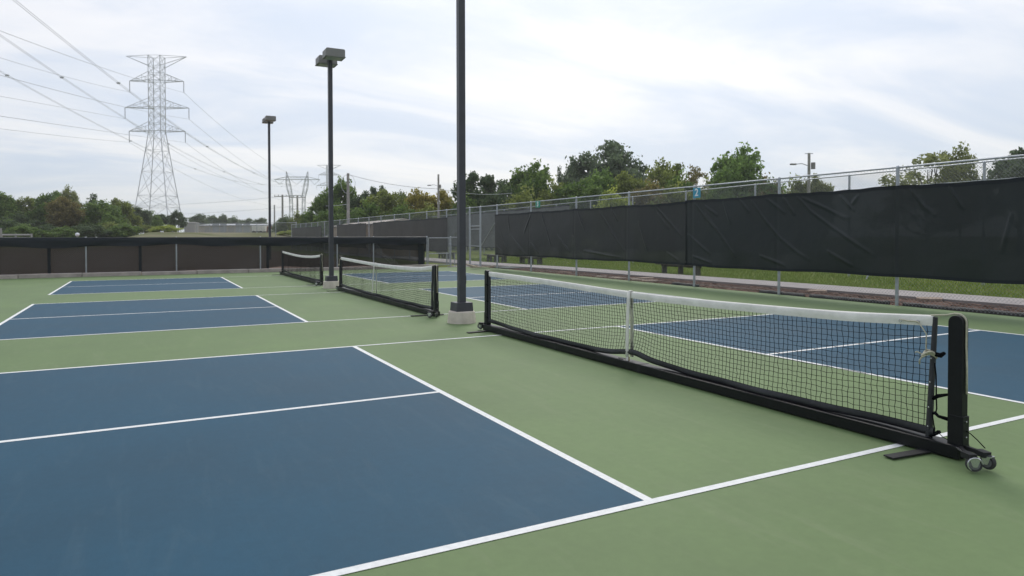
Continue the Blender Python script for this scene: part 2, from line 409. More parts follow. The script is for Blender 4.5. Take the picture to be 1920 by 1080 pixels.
def ground_mat():
    m, nt, b = new_mat('grass_and_dirt'); N = nt.nodes.new; L = nt.links.new
    b.inputs['Roughness'].default_value = 0.95; b.inputs['Specular IOR Level'].default_value = 0.1
    tc = N('ShaderNodeTexCoord')
    n = N('ShaderNodeTexNoise'); n.inputs['Scale'].default_value = 0.6; n.inputs['Detail'].default_value = 9; n.inputs['Roughness'].default_value = 0.65
    L(tc.outputs['Object'], n.inputs['Vector'])
    r = N('ShaderNodeValToRGB'); r.color_ramp.elements[0].position = 0.35; r.color_ramp.elements[1].position = 0.68
    r.color_ramp.elements[0].color = (0.110, 0.150, 0.030, 1); r.color_ramp.elements[1].color = (0.190, 0.220, 0.055, 1)
    L(n.outputs[0], r.inputs[0])
    n2 = N('ShaderNodeTexNoise'); n2.inputs['Scale'].default_value = 0.16; n2.inputs['Detail'].default_value = 5
    L(tc.outputs['Object'], n2.inputs['Vector'])
    r2 = N('ShaderNodeValToRGB'); r2.color_ramp.elements[0].position = 0.3; r2.color_ramp.elements[1].position = 0.7
    r2.color_ramp.elements[0].color = (0.120, 0.078, 0.058, 1); r2.color_ramp.elements[1].color = (0.185, 0.125, 0.095, 1)
    L(n.outputs[0], r2.inputs[0])
    sep = N('ShaderNodeSeparateXYZ'); L(tc.outputs['Object'], sep.inputs[0])
    # bare dirt lot past the low fence: y 28..70, x < 8
    def mr(sock, a, c):
        k = N('ShaderNodeMapRange'); k.interpolation_type = 'SMOOTHSTEP'; k.inputs[1].default_value = a; k.inputs[2].default_value = c; L(sock, k.inputs[0]); return k.outputs[0]
    def mul(a, c):
        k = N('ShaderNodeMath'); k.operation = 'MULTIPLY'; L(a, k.inputs[0]); L(c, k.inputs[1]); return k.outputs[0]
    w = N('ShaderNodeMath'); w.operation = 'MULTIPLY_ADD'; w.inputs[1].default_value = 14.0; L(n2.outputs[0], w.inputs[0]); L(sep.outputs[1], w.inputs[2])
    dm = mul(mr(w.outputs[0], 33, 36), mr(w.outputs[0], 92, 80)); dm = mul(dm, mr(sep.outputs[0], 9.3, 6.0))
    mx = N('ShaderNodeMix'); mx.data_type = 'RGBA'; L(dm, mx.inputs[0]); L(r.outputs[0], mx.inputs[6]); L(r2.outputs[0], mx.inputs[7])
    yd = mul(mr(sep.outputs[1], 62, 82), mr(sep.outputs[0], 16.0, 12.0)); yd = mul(yd, mr(sep.outputs[1], 230, 160))
    ry = N('ShaderNodeValToRGB'); ry.color_ramp.elements[0].position = 0.35; ry.color_ramp.elements[1].position = 0.65
    ry.color_ramp.elements[0].color = (0.115, 0.130, 0.050, 1); ry.color_ramp.elements[1].color = (0.235, 0.210, 0.140, 1); L(n2.outputs[0], ry.inputs[0])
    m2 = N('ShaderNodeMix'); m2.data_type = 'RGBA'; L(yd, m2.inputs[0]); L(mx.outputs[2], m2.inputs[6]); L(ry.outputs[0], m2.inputs[7])
    L(m2.outputs[2], b.inputs['Base Color'])
    bp = N('ShaderNodeBump'); bp.inputs['Strength'].default_value = 0.8; bp.inputs['Distance'].default_value = 0.06
    n4 = N('ShaderNodeTexNoise'); n4.inputs['Scale'].default_value = 9; n4.inputs['Detail'].default_value = 6
    L(tc.outputs['Object'], n4.inputs['Vector']); L(n4.outputs[0], bp.inputs['Height']); L(bp.outputs[0], b.inputs['Normal'])
    return m
M_ground = ground_mat()
M_mulch = mat('brown_mulch', (0.115, 0.066, 0.050), 0.95, spec=0.1, var=0.35, vscale=22, bump=1.0, bscale=45, col2=(0.19, 0.12, 0.092), detail=8)
M_chip = mat('mulch_chip', (0.135, 0.078, 0.058), 0.9, spec=0.1, var=0.4, vscale=3, col2=(0.22, 0.145, 0.11))
def blade_mat():
    m, nt, b = new_mat('grass_blade'); N = nt.nodes.new; L = nt.links.new
    b.inputs['Roughness'].default_value = 0.6; b.inputs['Specular IOR Level'].default_value = 0.2
    a = N('ShaderNodeAttribute'); a.attribute_name = 'tint'
    r = N('ShaderNodeValToRGB'); e = r.color_ramp.elements
    e[0].color = (0.135, 0.205, 0.032, 1); e[1].color = (0.265, 0.340, 0.072, 1); e[0].position = 0.1; e[1].position = 0.8
    x = e.new(0.97); x.color = (0.28, 0.25, 0.11, 1)
    L(a.outputs['Fac'], r.inputs[0]); L(r.outputs[0], b.inputs['Base Color'])
    t = N('ShaderNodeBsdfTranslucent'); L(r.outputs[0], t.inputs[0]); mx = N('ShaderNodeMixShader'); mx.inputs[0].default_value = 0.3
    L(b.outputs[0], mx.inputs[1]); L(t.outputs[0], mx.inputs[2]); L(mx.outputs[0], nt.nodes['Material Output'].inputs['Surface'])
    return m
M_blade = blade_mat()

# ------------------------------------------------------------------ ground, court, path
def fence_u(v): return 9.2 + (v-6.0)*0.4/21.0
def low_v(u): return 27.9 + 0.08*u
def build_ground():
    xs = [-990, -700, -400, -250, -160, -110, -80] + list(np.arange(-60, 61, 4.0)) + [80, 110, 160, 250, 400, 700, 990]
    ys = [-240, -100, -50] + list(np.arange(-30, 131, 4.0)) + [160, 200, 260, 350, 500, 800, 1200, 1840]
    P = []
    for y in ys:
        P.append([(x, y, terrain(x, y)) for x in xs])
    struct(MB().grid(P).build('ground', M_ground, smooth=True))
    # painted court slab: straight along the near fence, cut back along the kerb
    cs = MB(); k = [(-45, -25), (fence_u(-25)+0.02, -25), (fence_u(27.6)+0.02, 27.6), (3.0, 26.98), (-8.5, 26.72), (-45, 26.4)]
    cs.prism(k, (0, 0, -0.2), (1, 0, 0), (0, 1, 0), (0, 0, 0.2))
    struct(cs.build('court_surface', M_green))
build_ground()
K, Bb, Wd, LW = 2.134, 6.706, 6.096, 0.056
V0 = [0.0, 9.0615, 17.899]
def build_paint():
    b = MB(); l = MB()
    def rect(m, u0, u1, v0, v1, z): m.quad((u0, v0, z), (u1, v0, z), (u1, v1, z), (u0, v1, z))
    for k, v0 in enumerate(V0 + [-8.9]):
        for s in (-1, 1):
            ua, ub = sorted((s*K, s*Bb))
            rect(b, ua, ub, v0, v0+Wd, 0.002)
            h = LW/2
            # kitchen line, baseline and centre line butt against the side lines
            kk = s*K; rect(l, kk-h, kk+h, v0+h, v0+Wd-h, 0.0035)
            kb = s*Bb; rect(l, kb-h, kb+h, v0+h, v0+Wd-h, 0.0035)
            cv = v0+Wd/2 + (-0.1 if k == 1 else 0)
            rect(l, min(kk+s*h, kb-s*h), max(kk+s*h, kb-s*h), cv-h, cv+h, 0.0035)
        for vv in (v0, v0+Wd): rect(l, -Bb-LW/2, Bb+LW/2, vv-LW/2, vv+LW/2, 0.0035)
    struct(b.build('court_zone_paint', M_blue)); struct(l.build('court_line_paint', M_line))
build_paint()
def build_strip():
    # kerb along the low fence
    kb = MB(); P = [(-45, 26.4), (-8.5, 26.72), (3.0, 26.98), (7.6, 27.35)]
    random.seed(3)
    for (x0, y0), (x1, y1) in zip(P[:-1], P[1:]):
        n = max(1, int(abs(x1-x0)/1.9))
        for i in range(n):
            a, c = i/n, (i+1)/n
            xa, ya = x0+(x1-x0)*a, y0+(y1-y0)*a; xb, yb = x0+(x1-x0)*c - 0.018, y0+(y1-y0)*c
            h = 0.13 + random.uniform(-0.012, 0.012)
            kb.prism([(xa, ya+0.003), (xb, yb+0.003), (xb, yb+0.42), (xa, ya+0.42)], (0, 0, -0.1), (1, 0, 0), (0, 1, 0), (0, 0, 0.1+h))
    struct(kb.build('kerb', M_kerb, bevel=0.015))
    # mulch bed between the court edge and the path
    random.seed(4)
    P = []
    for v in np.arange(-16, 30.01, 0.25):
        u0 = fence_u(v)+0.03; u1 = 11.12 - (0.0 if v < 24 else 0.15*(v-24))
        row = []
        for i in range(9):
            t = i/8; e = math.sin(PI*t)
            row.append((u0+(u1-u0)*t, v, -0.055 + 0.06*e*random.uniform(0.3, 1.2) + 0.03*e*math.sin(v*1.3)))
        P.append(row)
    struct(MB().grid(P).build('mulch_bed', M_mulch))
    ch = MB()
    for _ in range(9000):
        v = random.uniform(1, 28.5); u0 = fence_u(v)+0.05; u1 = 11.08-(0.0 if v < 24 else 0.15*(v-24)); t = random.random()
        u = u0+(u1-u0)*t; z = 0.0+0.03*math.sin(PI*t)
        R = Matrix.Rotation(random.uniform(0, PI), 3, 'Z') @ Matrix.Rotation(random.uniform(-0.6, 0.6), 3, 'X')
        ch.box((u, v, z-0.01), (random.uniform(0.03, 0.10), random.uniform(0.012, 0.03), 0.0035), M=R)
    o = ch.build('mulch_chips', M_chip); o['kind'] = 'stuff'
    # concrete path behind it
    P0 = [(11.13, -16), (11.13, 24.0), (10.4, 29.0), (10.1, 31), (10.1, 62)]; P1 = [(12.75, -16), (12.75, 24), (12.2, 29), (12.1, 31), (12.1, 62)]
    pm = MB()
    def edge(P, v):
        for (x0, y0), (x1, y1) in zip(P[:-1], P[1:]):
            if y0 <= v <= y1: return x0+(x1-x0)*(v-y0)/(y1-y0)
    vs = list(np.arange(-16, 62.01, 1.5))
    for a, c in zip(vs[:-1], vs[1:]):
        c2 = c-0.012
        pm.prism([(edge(P0, a), a), (edge(P1, a), a), (edge(P1, c2), c2), (edge(P0, c2), c2)], (0, 0, -0.15), (1, 0, 0), (0, 1, 0), (0, 0, 0.19))
    struct(pm.build('path', M_path, bevel=0.0035))
    ap = MB(); ap.prism([(fence_u(28)-0.9, 27.45), (10.32, 27.3), (10.05, 28.95), (fence_u(28)-1.2, 28.3)], (0, 0, -0.1), (1, 0, 0), (0, 1, 0), (0, 0, 0.115))
    struct(ap.build('gate_path', M_path, bevel=0.01))
    # mown grass beyond the path
    g = MB(); tint = []
    random.seed(11)
    def blade(x, y, h):
        z = terrain(x, y); a = random.uniform(0, 2*PI); w = random.uniform(0.008, 0.018); lx, ly = random.uniform(-0.04, 0.04), random.uniform(-0.04, 0.04)
        dx, dy = math.cos(a)*w, math.sin(a)*w
        n = len(g.v); g.v += [(x-dx, y-dy, z), (x+dx, y+dy, z), (x+lx, y+ly, z+h)]; g.f.append((n, n+1, n+2))
        tint.append(min(1, max(0, random.gauss(0.45, 0.22) + 0.18*math.sin(x*1.7)*math.sin(y*1.1))))
    for _ in range(70000):
        v = random.uniform(2, 40); u = 12.78 + random.random()**1.6*13
        if v > 24: u -= 0.11*min(5, v-24)*0.9
        blade(u, v, random.uniform(0.05, 0.12))
    for _ in range(5000):
        v = random.uniform(2, 30); blade(12.74+random.uniform(-0.02, 0.1), v, random.uniform(0.06, 0.14))
    g.tint = tint
    o = g.build('grass', M_blade); o['kind'] = 'stuff'
build_strip()
# black landscape fabric edges showing at the foot of the fence
def fabric(v0, v1, label):
    random.seed(int(v0*10)); P = []
    for v in np.arange(v0, v1, 0.12):
        w = 0.26*math.sin(PI*(v-v0)/(v1-v0))**0.5*random.uniform(0.75, 1.1)+0.03
        u = fence_u(v)+0.05
        P.append([(u, v, -0.03), (u+0.02, v, 0.045+random.uniform(-0.015, 0.02)), (u+w*0.6, v, 0.055+random.uniform(-0.01, 0.02)), (u+w, v, 0.0)])
    tag(MB().grid(P).build('landscape_fabric', M_fabric, smooth=True), label, 'landscape fabric', 'landscape fabric edges along the tall fence')
fabric(1.0, 6.0, 'black landscape fabric showing along the mulch edge right of the rightmost fence post')
fabric(6.2, 8.3, 'short black landscape fabric edge just left of the rightmost bare fence post base')
fabric(8.35, 9.9, 'black landscape fabric scrap at the foot of the second fence post from the right')
fabric(12.0, 13.3, 'small black landscape fabric edge by the post beneath the number 2 sign')
# loose flat stones in the mulch
random.seed(21)
for px, py in ((1127, 519), (1152, 521), (1163, 522), (1187, 523), (1197, 525), (1212, 522), (1219, 527), (1532, 546), (1742, 561)):
    w = at(px, 500, 10); dirv = (w-CAM); t = (0.02-CAM[2]); 
    v_ = RT*((px-960)/FPX)+UP*(-(py-PCY)/FPX)+FW; p = CAM+v_*((0.02-CAM[2])/v_[2])
    s = 1.0 if px < 1500 else 1.3
    big = random.uniform(0.22, 0.32)*s
    out = [(math.cos(a)*big*random.uniform(0.8, 1.1), math.sin(a)*big*0.75*random.uniform(0.8, 1.1)) for a in np.arange(0, 2*PI-0.01, PI/4)]
    tag(MB().prism(out, (p[0], p[1], -0.01), (1, 0, 0), (0, 1, 0), (0, 0, 0.06)).build('flat_stone', M_stone, bevel=0.01),
        'flat reddish stone lying in the mulch strip along the tall fence', 'stone', 'flat stones in the mulch strip')

# ------------------------------------------------------------------ chain-link
def chain(mb, A, B, z0, z1, pitch=0.052, r=0.0021):
    A = Vector((A[0], A[1], 0)); B = Vector((B[0], B[1], 0)); d = B-A; Lh = d.length; d.normalize(); H = z1-z0
    step = pitch*math.sqrt(2)
    nrm = Vector((-d.y, d.x, 0))*0.0018
    s = -H
    while s < Lh:
        for sg in (1, -1):
            a, b = s, s+H           # bottom (or top) position, opposite end
            ta = max(0, (0-a)/H); tb = min(1, (Lh-a)/H)
            if tb <= ta: continue
            za, zb = (z0+H*ta, z0+H*tb) if sg > 0 else (z1-H*ta, z1-H*tb)
            p = A+d*(a+H*ta)+nrm*sg; q = A+d*(a+H*tb)+nrm*sg
            mb.bar((p.x, p.y, za), (q.x, q.y, zb), r, 3, caps=False)
        s += step
def post(mb, x, y, h, r, cap=True):
    mb.lathe([(r, -0.1), (r, h)] + ([(r*1.25, h), (r*1.25, h+0.02), (r*0.8, h+0.05), (0.004, h+0.062)] if cap else [(r*0.6, h+r*0.5)]), (x, y, 0), 12)

# tall fence beside the courts
H1 = 2.86
tall_posts = [-3.2, -0.1, 2.95, 6.0, 9.08, 12.13, 15.23, 18.44, 21.94, 25.18, 27.02, 28.3, 31.4, 34.5, 37.6, 40.7, 43.8, 46.9, 50, 53.1, 56.2, 59.3, 62.4, 65.5, 68.6, 71.7, 74.8, 77.9, 80.8]
tf = thing('chain_link_fence', 'tall galvanised fence along the right side of the courts carrying black windscreens', 'fence', (fence_u(12), 12, 0))
def tz(v): return terrain(fence_u(v), v)+0.06
for v in tall_posts:
    b = MB(); z = tz(v); post(b, fence_u(v), v, z+H1-0.02, 0.034 if v not in (27.02, 28.3) else 0.042); b.build('post', M_galv, tf, smooth=False)
b = MB()
vs = np.arange(-3.2, 81, 3.0)
for a, c in zip(vs[:-1], vs[1:]):
    b.bar((fence_u(a), a, tz(a)+H1), (fence_u(c), c, tz(c)+H1), 0.022, 8)
b.build('top_rail', M_galv, tf)
for a, c in ((-3.2, 26.9), (28.4, 80.8)):
    b = MB(); b.tube([(fence_u(v)+0.02, v, tz(v)+0.08) for v in np.linspace(a, c, 12)], 0.003, 4); b.build('tension_wire', M_galv, tf)
b = MB()
chain(b, (fence_u(-3.2)+0.03, -3.2), (fence_u(26.98)+0.03, 26.98), 0.02, H1-0.02)
chain(b, (fence_u(28.34)+0.03, 28.34), (fence_u(44)+0.03, 44), 0.02, H1-0.02, 0.055, 0.002)
for a, c in ((44, 56), (56, 66), (66, 80.8)):
    chain(b, (fence_u(a)+0.03, a), (fence_u(c)+0.03, c), tz(a)+0.02, tz(a)+H1, 0.085, 0.003)
chain(b, (fence_u(27.02)+0.03, 27.02), (fence_u(28.3)+0.03, 28.3), 1.98, H1-0.02)
b.build('chain_link_mesh', M_wire, tf)
b = MB(); b.bar((fence_u(25.18), 25.3, 2.15), (fence_u(27.0), 26.95, 1.0), 0.02, 8)
b.build('brace', M_galv, tf)
b = MB(); b.bar((fence_u(31.3), 31.3, 0.9), (fence_u(28.4), 28.4, 2.7), 0.02, 8); b.build('brace', M_wire, tf)
b = MB(); b.bar((fence_u(27.02), 27.02, 1.95), (fence_u(28.3), 28.3, 1.95), 0.025, 8); b.build('gate_header', M_galv, tf)
g = thing('tall_gate', 'narrow galvanised chain link gate set in the tall fence behind the front light pole', 'gate', (fence_u(27.6), 27.6, 0))
f = MB(); ga, gb = 27.10, 28.22
for z in (0.08, 0.98, 1.80): f.bar((fence_u(ga), ga, z), (fence_u(gb), gb, z), 0.022, 8)
for v in (ga, gb): f.bar((fence_u(v), v, 0.06), (fence_u(v), v, 1.82), 0.022, 8)
f.build('gate_frame', M_galv, g)
f = MB(); chain(f, (fence_u(ga)+0.03, ga), (fence_u(gb)+0.03, gb), 0.1, 1.78); f.build('chain_link_mesh', M_wire, g)
f = MB(); f.box((fence_u(ga)-0.03, ga+0.06, 0.98), (0.04, 0.12, 0.05)); f.build('latch', M_galv, g)

# far tennis-court fence beyond the grass
FA, FB = (17.3, 4.0), (22.9, 60.6)
def far_u(v): return FA[0]+(v-FA[1])*(FB[0]-FA[0])/(FB[1]-FA[1])
ff = thing('chain_link_fence', 'higher chain link fence farther back, past the benches and grass', 'fence', (far_u(30), 30, 0))
H2 = 3.66
for v in np.arange(4.0, 107, 3.05*1.6):
    b = MB(); post(b, far_u(v), v, H2-0.03, 0.04); b.build('post', M_galv, ff)
b = MB(); vv = np.arange(4.0, 107, 5.0)
for a, c in zip(vv[:-1], vv[1:]): b.bar((far_u(a), a, H2), (far_u(c), c, H2), 0.026, 8)
b.build('top_rail', M_galv, ff)
b = MB()
for a, c in zip(vv[:-1], vv[1:]): b.bar((far_u(a), a, H2-0.55), (far_u(c), c, H2-0.55), 0.012, 5)
b.build('mid_wire', M_galv, ff)
b = MB()
for a, c, p, r in ((4, 26, 0.062, 0.002), (26, 60, 0.085, 0.0028), (60, 104, 0.13, 0.004)):
    chain(b, (far_u(a)+0.03, a), (far_u(c)+0.03, c), 0.02, H2-0.03, p, r)
b.build('chain_link_mesh', M_farwire, ff)
for v in (12.3, 22.0):
    b = MB(); b.bar((far_u(v)-0.55, v+0.3, -0.1), (far_u(v), v+0.1, 0.9), 0.03, 6); b.build('brace', M_galv, ff)

# low fence at the far end with its gate
lf = thing('low_fence', 'low chain link fence across the far end of the courts under a windscreen', 'fence', (0, low_v(0), 0))
HL = 1.405
for u in (-16.2, -12.9, -9.7, -6.5, -3.45, -0.25, 3.05, 4.75, 7.45):
    b = MB(); post(b, u, low_v(u), HL, 0.03); b.build('post', M_galv, lf)
b = MB(); b.bar((-20, low_v(-20), HL), (7.45, low_v(7.45), HL), 0.021, 8); b.build('top_rail', M_galv, lf)
b = MB(); chain(b, (-20, low_v(-20)+0.16), (7.45, low_v(7.45)+0.16), 0.06, HL, 0.055, 0.0018); b.build('chain_link_mesh', M_wire, lf)
# fence panel between low gate and tall fence
b = MB(); post(b, 8.72, low_v(8.72), HL, 0.034); b.build('post', M_galv, lf)
b = MB(); b.bar((8.72, low_v(8.72), HL), (9.58, low_v(9.58), HL), 0.021, 8); b.build('top_rail', M_galv, lf)
b = MB(); b.bar((8.95, low_v(8.95), -0.05), (8.95, low_v(8.95), 0.62), 0.02, 8); b.build('post', M_galv, lf)
b = MB(); chain(b, (8.74, low_v(8.72)+0.03), (9.58, low_v(9.58)+0.03), 0.06, HL, 0.055, 0.0018); b.build('chain_link_mesh', M_wire, lf)
lg = thing('low_gate', 'low chain link gate with a middle rail at the end of the dark folded windscreen', 'gate', (8.0, low_v(8), 0))
b = MB(); ua, ub = 7.53, 8.64
for z in (0.06, 0.62, 1.38): b.bar((ua, low_v(ua), z), (ub, low_v(ub), z), 0.02, 8)
for u in (ua, ub): b.bar((u, low_v(u), 0.05), (u, low_v(u), 1.39), 0.02, 8)
b.build('gate_frame', M_galv, lg)
b = MB(); chain(b, (ua, low_v(ua)+0.03), (ub, low_v(ub)+0.03), 0.08, 1.36); b.build('chain_link_mesh', M_wire, lg)
b = MB(); b.box((ub+0.02, low_v(ub)-0.03, 1.1), (0.10, 0.05, 0.05)); b.build('latch', M_galv, lg)

# yard fence crossing before the warehouse
yf = thing('chain_link_fence', 'faint chain link fence crossing the yard in front of the long warehouse', 'fence', tuple(at(450, 440, 105)))
ya, yb = at(346, 419.5, 118), at(556, 417.5, 86)
b = MB(); b.bar(ya, yb, 0.03, 6); b.build('top_rail', M_galv, yf)
for k in range(8):
    p = ya+(yb-ya)*k/7.0; g_ = terrain(p[0], p[1])
    b = MB(); b.bar((p[0], p[1], g_-0.1), (p[0], p[1], p[2]), 0.045, 8); b.build('post', M_galv, yf)
b = MB(); chain(b, ya, yb, terrain(ya[0], ya[1])-0.2, min(ya[2], yb[2])-0.03, 0.14, 0.0035); b.build('chain_link_mesh', M_farwire, yf)

# ------------------------------------------------------------------ windscreens
def seg_dist(p, a, b):
    ax, ay = a; bx, by = b; dx, dy = bx-ax, by-ay; L2 = dx*dx+dy*dy
    t = max(0, min(1, ((p[0]-ax)*dx+(p[1]-ay)*dy)/L2)); cx, cy = ax+dx*t, ay+dy*t
    sgn = dx*(p[1]-ay)-dy*(p[0]-ax)
    return math.hypot(p[0]-cx, p[1]-cy), t, (1 if sgn > 0 else -1)
FOLDS = [[(8.9, 2.4), (8.5, 1.9)], [(7.3, 2.35), (6.9, 1.95)], [(4.9, 2.4), (4.6, 1.9)], [(10.9, 2.4), (10.6, 1.7)], [(14.6, 1.9), (14.1, 0.9)], [(16.1, 2.4), (15.7, 1.9)], [(18.2, 2.35), (17.7, 1.6)], [(20.9, 2.4), (20.6, 1.8)], [(23.9, 2.4), (23.7, 1.6)], [(24.6, 1.6), (23.9, 0.8)], [(22.9, 1.0), (22.2, 0.68)], [(13.2, 0.95), (12.6, 0.7)], [(7.6, 1.1), (6.9, 0.75)], [(9.89, 2.35), (9.4, 1.8), (8.97, 1.4), (8.41, 1.03), (7.9, 0.8)], [(8.45, 2.37), (8.07, 2.02), (7.48, 1.64), (6.8, 1.23), (6.24, 0.9)],
 [(8.3, 2.34), (7.64, 2.07), (7.2, 1.86), (6.9, 1.84)], [(6.85, 2.32), (7.03, 2.1)], [(5.67, 2.4), (5.38, 2.03), (5.11, 1.79)], [(11.58, 2.28), (11.06, 1.98)],
 [(12.01, 2.38), (11.36, 1.77), (10.91, 1.53)], [(11.57, 2.06), (10.84, 1.33), (10.35, 0.78)], [(10.3, 2.41), (9.93, 2.01)], [(9.42, 2.4), (8.75, 1.95)],
 [(13.77, 2.37), (12.9, 1.72), (12.43, 1.33)], [(16.78, 2.31), (15.83, 1.4), (15.23, 0.8)], [(21.75, 2.37), (22.45, 1.51)], [(23.68, 1.51), (22.22, 0.74)],
 [(19.63, 1.5), (18.67, 0.81)], [(12.08, 0.87), (11.23, 0.68)], [(17.77, 0.93), (15.23, 0.71)], [(3.8, 1.83), (3.98, 1.07)], [(25.02, 1.04), (24.21, 0.63)],
 [(21.75, 1.18), (21.08, 0.7)], [(13.64, 2.13), (13.09, 1.61)], [(9.6, 0.95), (8.7, 0.7)], [(12.3, 1.5), (11.3, 0.9)], [(20.6, 1.9), (20.1, 1.0)]]
def windscreen(v0, v1, z0, z1, m, label, folds=(), off=-0.085, nv=None, nz=64, seed=1, ufn=fence_u, sag=0.03, edge=True, amp=0.007, name='windscreen', ground=None):
    rnd = random.Random(seed); nv = nv or int((v1-v0)/0.024)
    ph = [rnd.uniform(0, 6.28) for _ in range(6)]
    P = []
    for i in range(nv+1):
        v = v0+(v1-v0)*i/nv
        zb = z0 + 0.012*math.sin(v*1.1+ph[0]) + 0.008*math.sin(v*2.7+ph[1]); zt = z1 - sag*abs(math.sin(v*PI/3.07+ph[2]*0)) + 0.006*math.sin(v*9)
        gz = ground(v) if ground else 0.0
        row = []
        for j in range(nz+1):
            t = j/nz; z = zb+(zt-zb)*t
            d = amp*(1-t**4)*(math.sin(v*1.7+z*0.9+ph[3])*0.8+math.sin(v*4.1-z*2.1+ph[4])*0.35+math.sin(v*0.8+z*3+ph[5])*0.5)
            d += (0.015*math.sin(v*2.3+ph[2])+0.010*math.sin(v*5.3+ph[0]))*max(0, 1-t*4.5)
            for pv in (2.95, 6.0, 9.08, 12.13, 15.23, 18.44, 21.94):
                d -= 0.005*math.exp(-((v-pv)/0.05)**2)
            for fo in folds:
                if v < min(p[0] for p in fo)-0.6 or v > max(p[0] for p in fo)+0.6: continue
                tot = sum(math.dist(fo[k], fo[k+1]) for k in range(len(fo)-1)); acc = 0; best = None
                for k in range(len(fo)-1):
                    dd, tt, sg = seg_dist((v, z), fo[k], fo[k+1]); l = math.dist(fo[k], fo[k+1])
                    if best is None or dd < best[0]: best = (dd, sg, (acc+tt*l)/tot)
                    acc += l
                w = 0.019+0.018*best[2]; a = math.sin(PI*min(1, 0.12+0.95*best[2]))**0.7
                d += 0.024*a*math.exp(-(best[0]/w)**2)
            row.append((ufn(v)+off-d, v, z+gz))
        P.append(row)
    mb = MB(); mb.grid(P)
    o = mb.build(name, m, smooth=True)
    tag(o, label, 'windscreen', 'windscreens hung on the fences')
    if edge:     # stitched double hems along top and bottom
        e = MB()
        for j0, j1 in ((nz-1, nz),):
            e.grid([[(r[nz][0]-0.006, r[nz][1], r[nz][2]+0.004), (r[nz][0]-0.007, r[nz][1], r[nz][2]-0.07)] for r in P])
        e.grid([[(r[0][0]-0.006, r[0][1], r[0][2]+0.06), (r[0][0]-0.005, r[0][1], r[0][2]-0.004)] for r in P])
        e.build('hem', M_flap, o, smooth=True)
    return o
windscreen(-3.1, 12.42, 0.60, 2.48, M_screen, 'long creased black windscreen on the tall fence right of the number 2 sign', FOLDS, seed=2)
windscreen(12.38, 25.2, 0.62, 2.45, M_screen_worn, 'black windscreen on the tall fence between number 2 sign and tall gate', FOLDS, seed=5, off=-0.10)
windscreen(31.1, 45.5, 0.62, 2.47, M_screen_grey, 'brownish grey windscreen on the tall fence just left of the front light pole', (), nv=70, seed=6)
windscreen(47.4, 57.0, 0.6, 2.47, M_screen_grey, 'grey windscreen panel hanging in front of the tan shed', (), nv=50, seed=7, ground=tz)
windscreen(63.5, 80.0, 0.5, 2.45, M_screen_grey, 'short grey windscreen farthest along the tall fence, left of the tan shed', (), nv=60, seed=8, ground=tz)
windscreen(36, 66, 0.45, 3.55, M_screen_pale, 'pale grey windscreen on the farther fence seen above and beside the tall gate', (), nv=100, seed=9, ufn=far_u)
# low fence: see-through cloth behind the posts, dark flap folded over the rail
def low_screen():
    rnd = random.Random(5); P = []; Q = []
    us = np.arange(-20, 7.46, 0.1)
    for u in us:
        row = []
        for j in range(15):
            t = j/14; z = 0.10+0.02*math.sin(u*1.9)+0.05*max(0, math.sin(u*0.75+1.0))**6 + (1.36-0.10)*t
            d = 0.025*math.sin(u*1.3+z*2)+0.018*math.sin(u*3.7-z*3)+0.03*math.sin((u-z*0.9)*2.1)*(1-t)
            if u > 3.2: d += 0.08*math.sin((u+z*1.2)*3.4)
            row.append((u, low_v(u)+0.09+d, z))
        P.append(row)
        drop_ = 0.30+0.035*math.sin(u*0.9+2)+0.03*math.sin(u*2.3)
        if u > 7.2: drop_ += 0.0
        tri = abs(((u+1.8) % 3.2)-1.6)/1.6
        Q.append([(u, low_v(u)+0.05, HL+0.015), (u, low_v(u)-0.02, HL+0.04), (u, low_v(u)-0.055, HL+0.01),
                  (u, low_v(u)-0.065-0.02*math.sin(u*4), HL-drop_*0.35), (u, low_v(u)-0.07-0.03*math.sin(u*2.9+1), HL-drop_*0.7), (u, low_v(u)-0.06-0.035*tri, HL-drop_)])
    o = MB().grid(P).build('windscreen', M_screen_low, smooth=True)
    tag(o, 'faded windscreen on the low far fence, its dark top folded over', 'windscreen', 'windscreens hung on the fences')
    MB().grid(Q).build('flap', M_flap, o, smooth=True)
    for u, h in ((-9.15, 1.1), (-7.65, 1.0), (-4.72, 1.12), (0.05, 1.1), (7.15, 1.3)):
        w = 0.10 if u < 7 else 0.28
        s = MB(); s.grid([[(u-w/2, low_v(u)+0.03, 0.1), (u-w/2, low_v(u)+0.03, 0.1+h)], [(u+w/2, low_v(u)+0.03, 0.1), (u+w/2, low_v(u)+0.03, 0.1+h)]])
        s.build('seam', M_flap, o)
low_screen()

# number signs on the tall fence
def number_sign(px0, px1, py0, py1, digit, m, label):
    a = on_fence(px0, py1); c = on_fence(px1, py0)
    va, vb = a[1], c[1]; vc = (va+vb)/2; zc = (a[2]+c[2])/2; w = abs(va-vb); h = c[2]-a[2]
    t = thing('number_sign', label, 'sign', (fence_u(vc)-0.075, vc, zc), 'court number signs')
    b = MB(); b.box((fence_u(vc)-0.075, vc, zc), (0.012, w, h)); b.build('sign_plate', m, t, bevel=0.004)
    cu = bpy.data.curves.new('numeral', 'FONT'); cu.body = digit; cu.size = h*1.02; cu.align_x = 'CENTER'; cu.align_y = 'CENTER'; cu.extrude = 0.003; cu.offset = 0.006
    tmp = bpy.data.objects.new('tmp', cu); C.objects.link(tmp)
    dg = bpy.context.evaluated_depsgraph_get(); me = bpy.data.meshes.new_from_object(tmp.evaluated_get(dg)); bpy.data.objects.remove(tmp)
    me.materials.clear(); me.materials.append(M_white)
    o = bpy.data.objects.new('numeral', me); C.objects.link(o); o.parent = t
    # text x axis -> -v (reads from the court), text y -> z
    o.matrix_local = Matrix(((0, 0, -1, -0.0095), (-1, 0, 0, 0), (0, 1, 0, -0.0), (0, 0, 0, 1)))
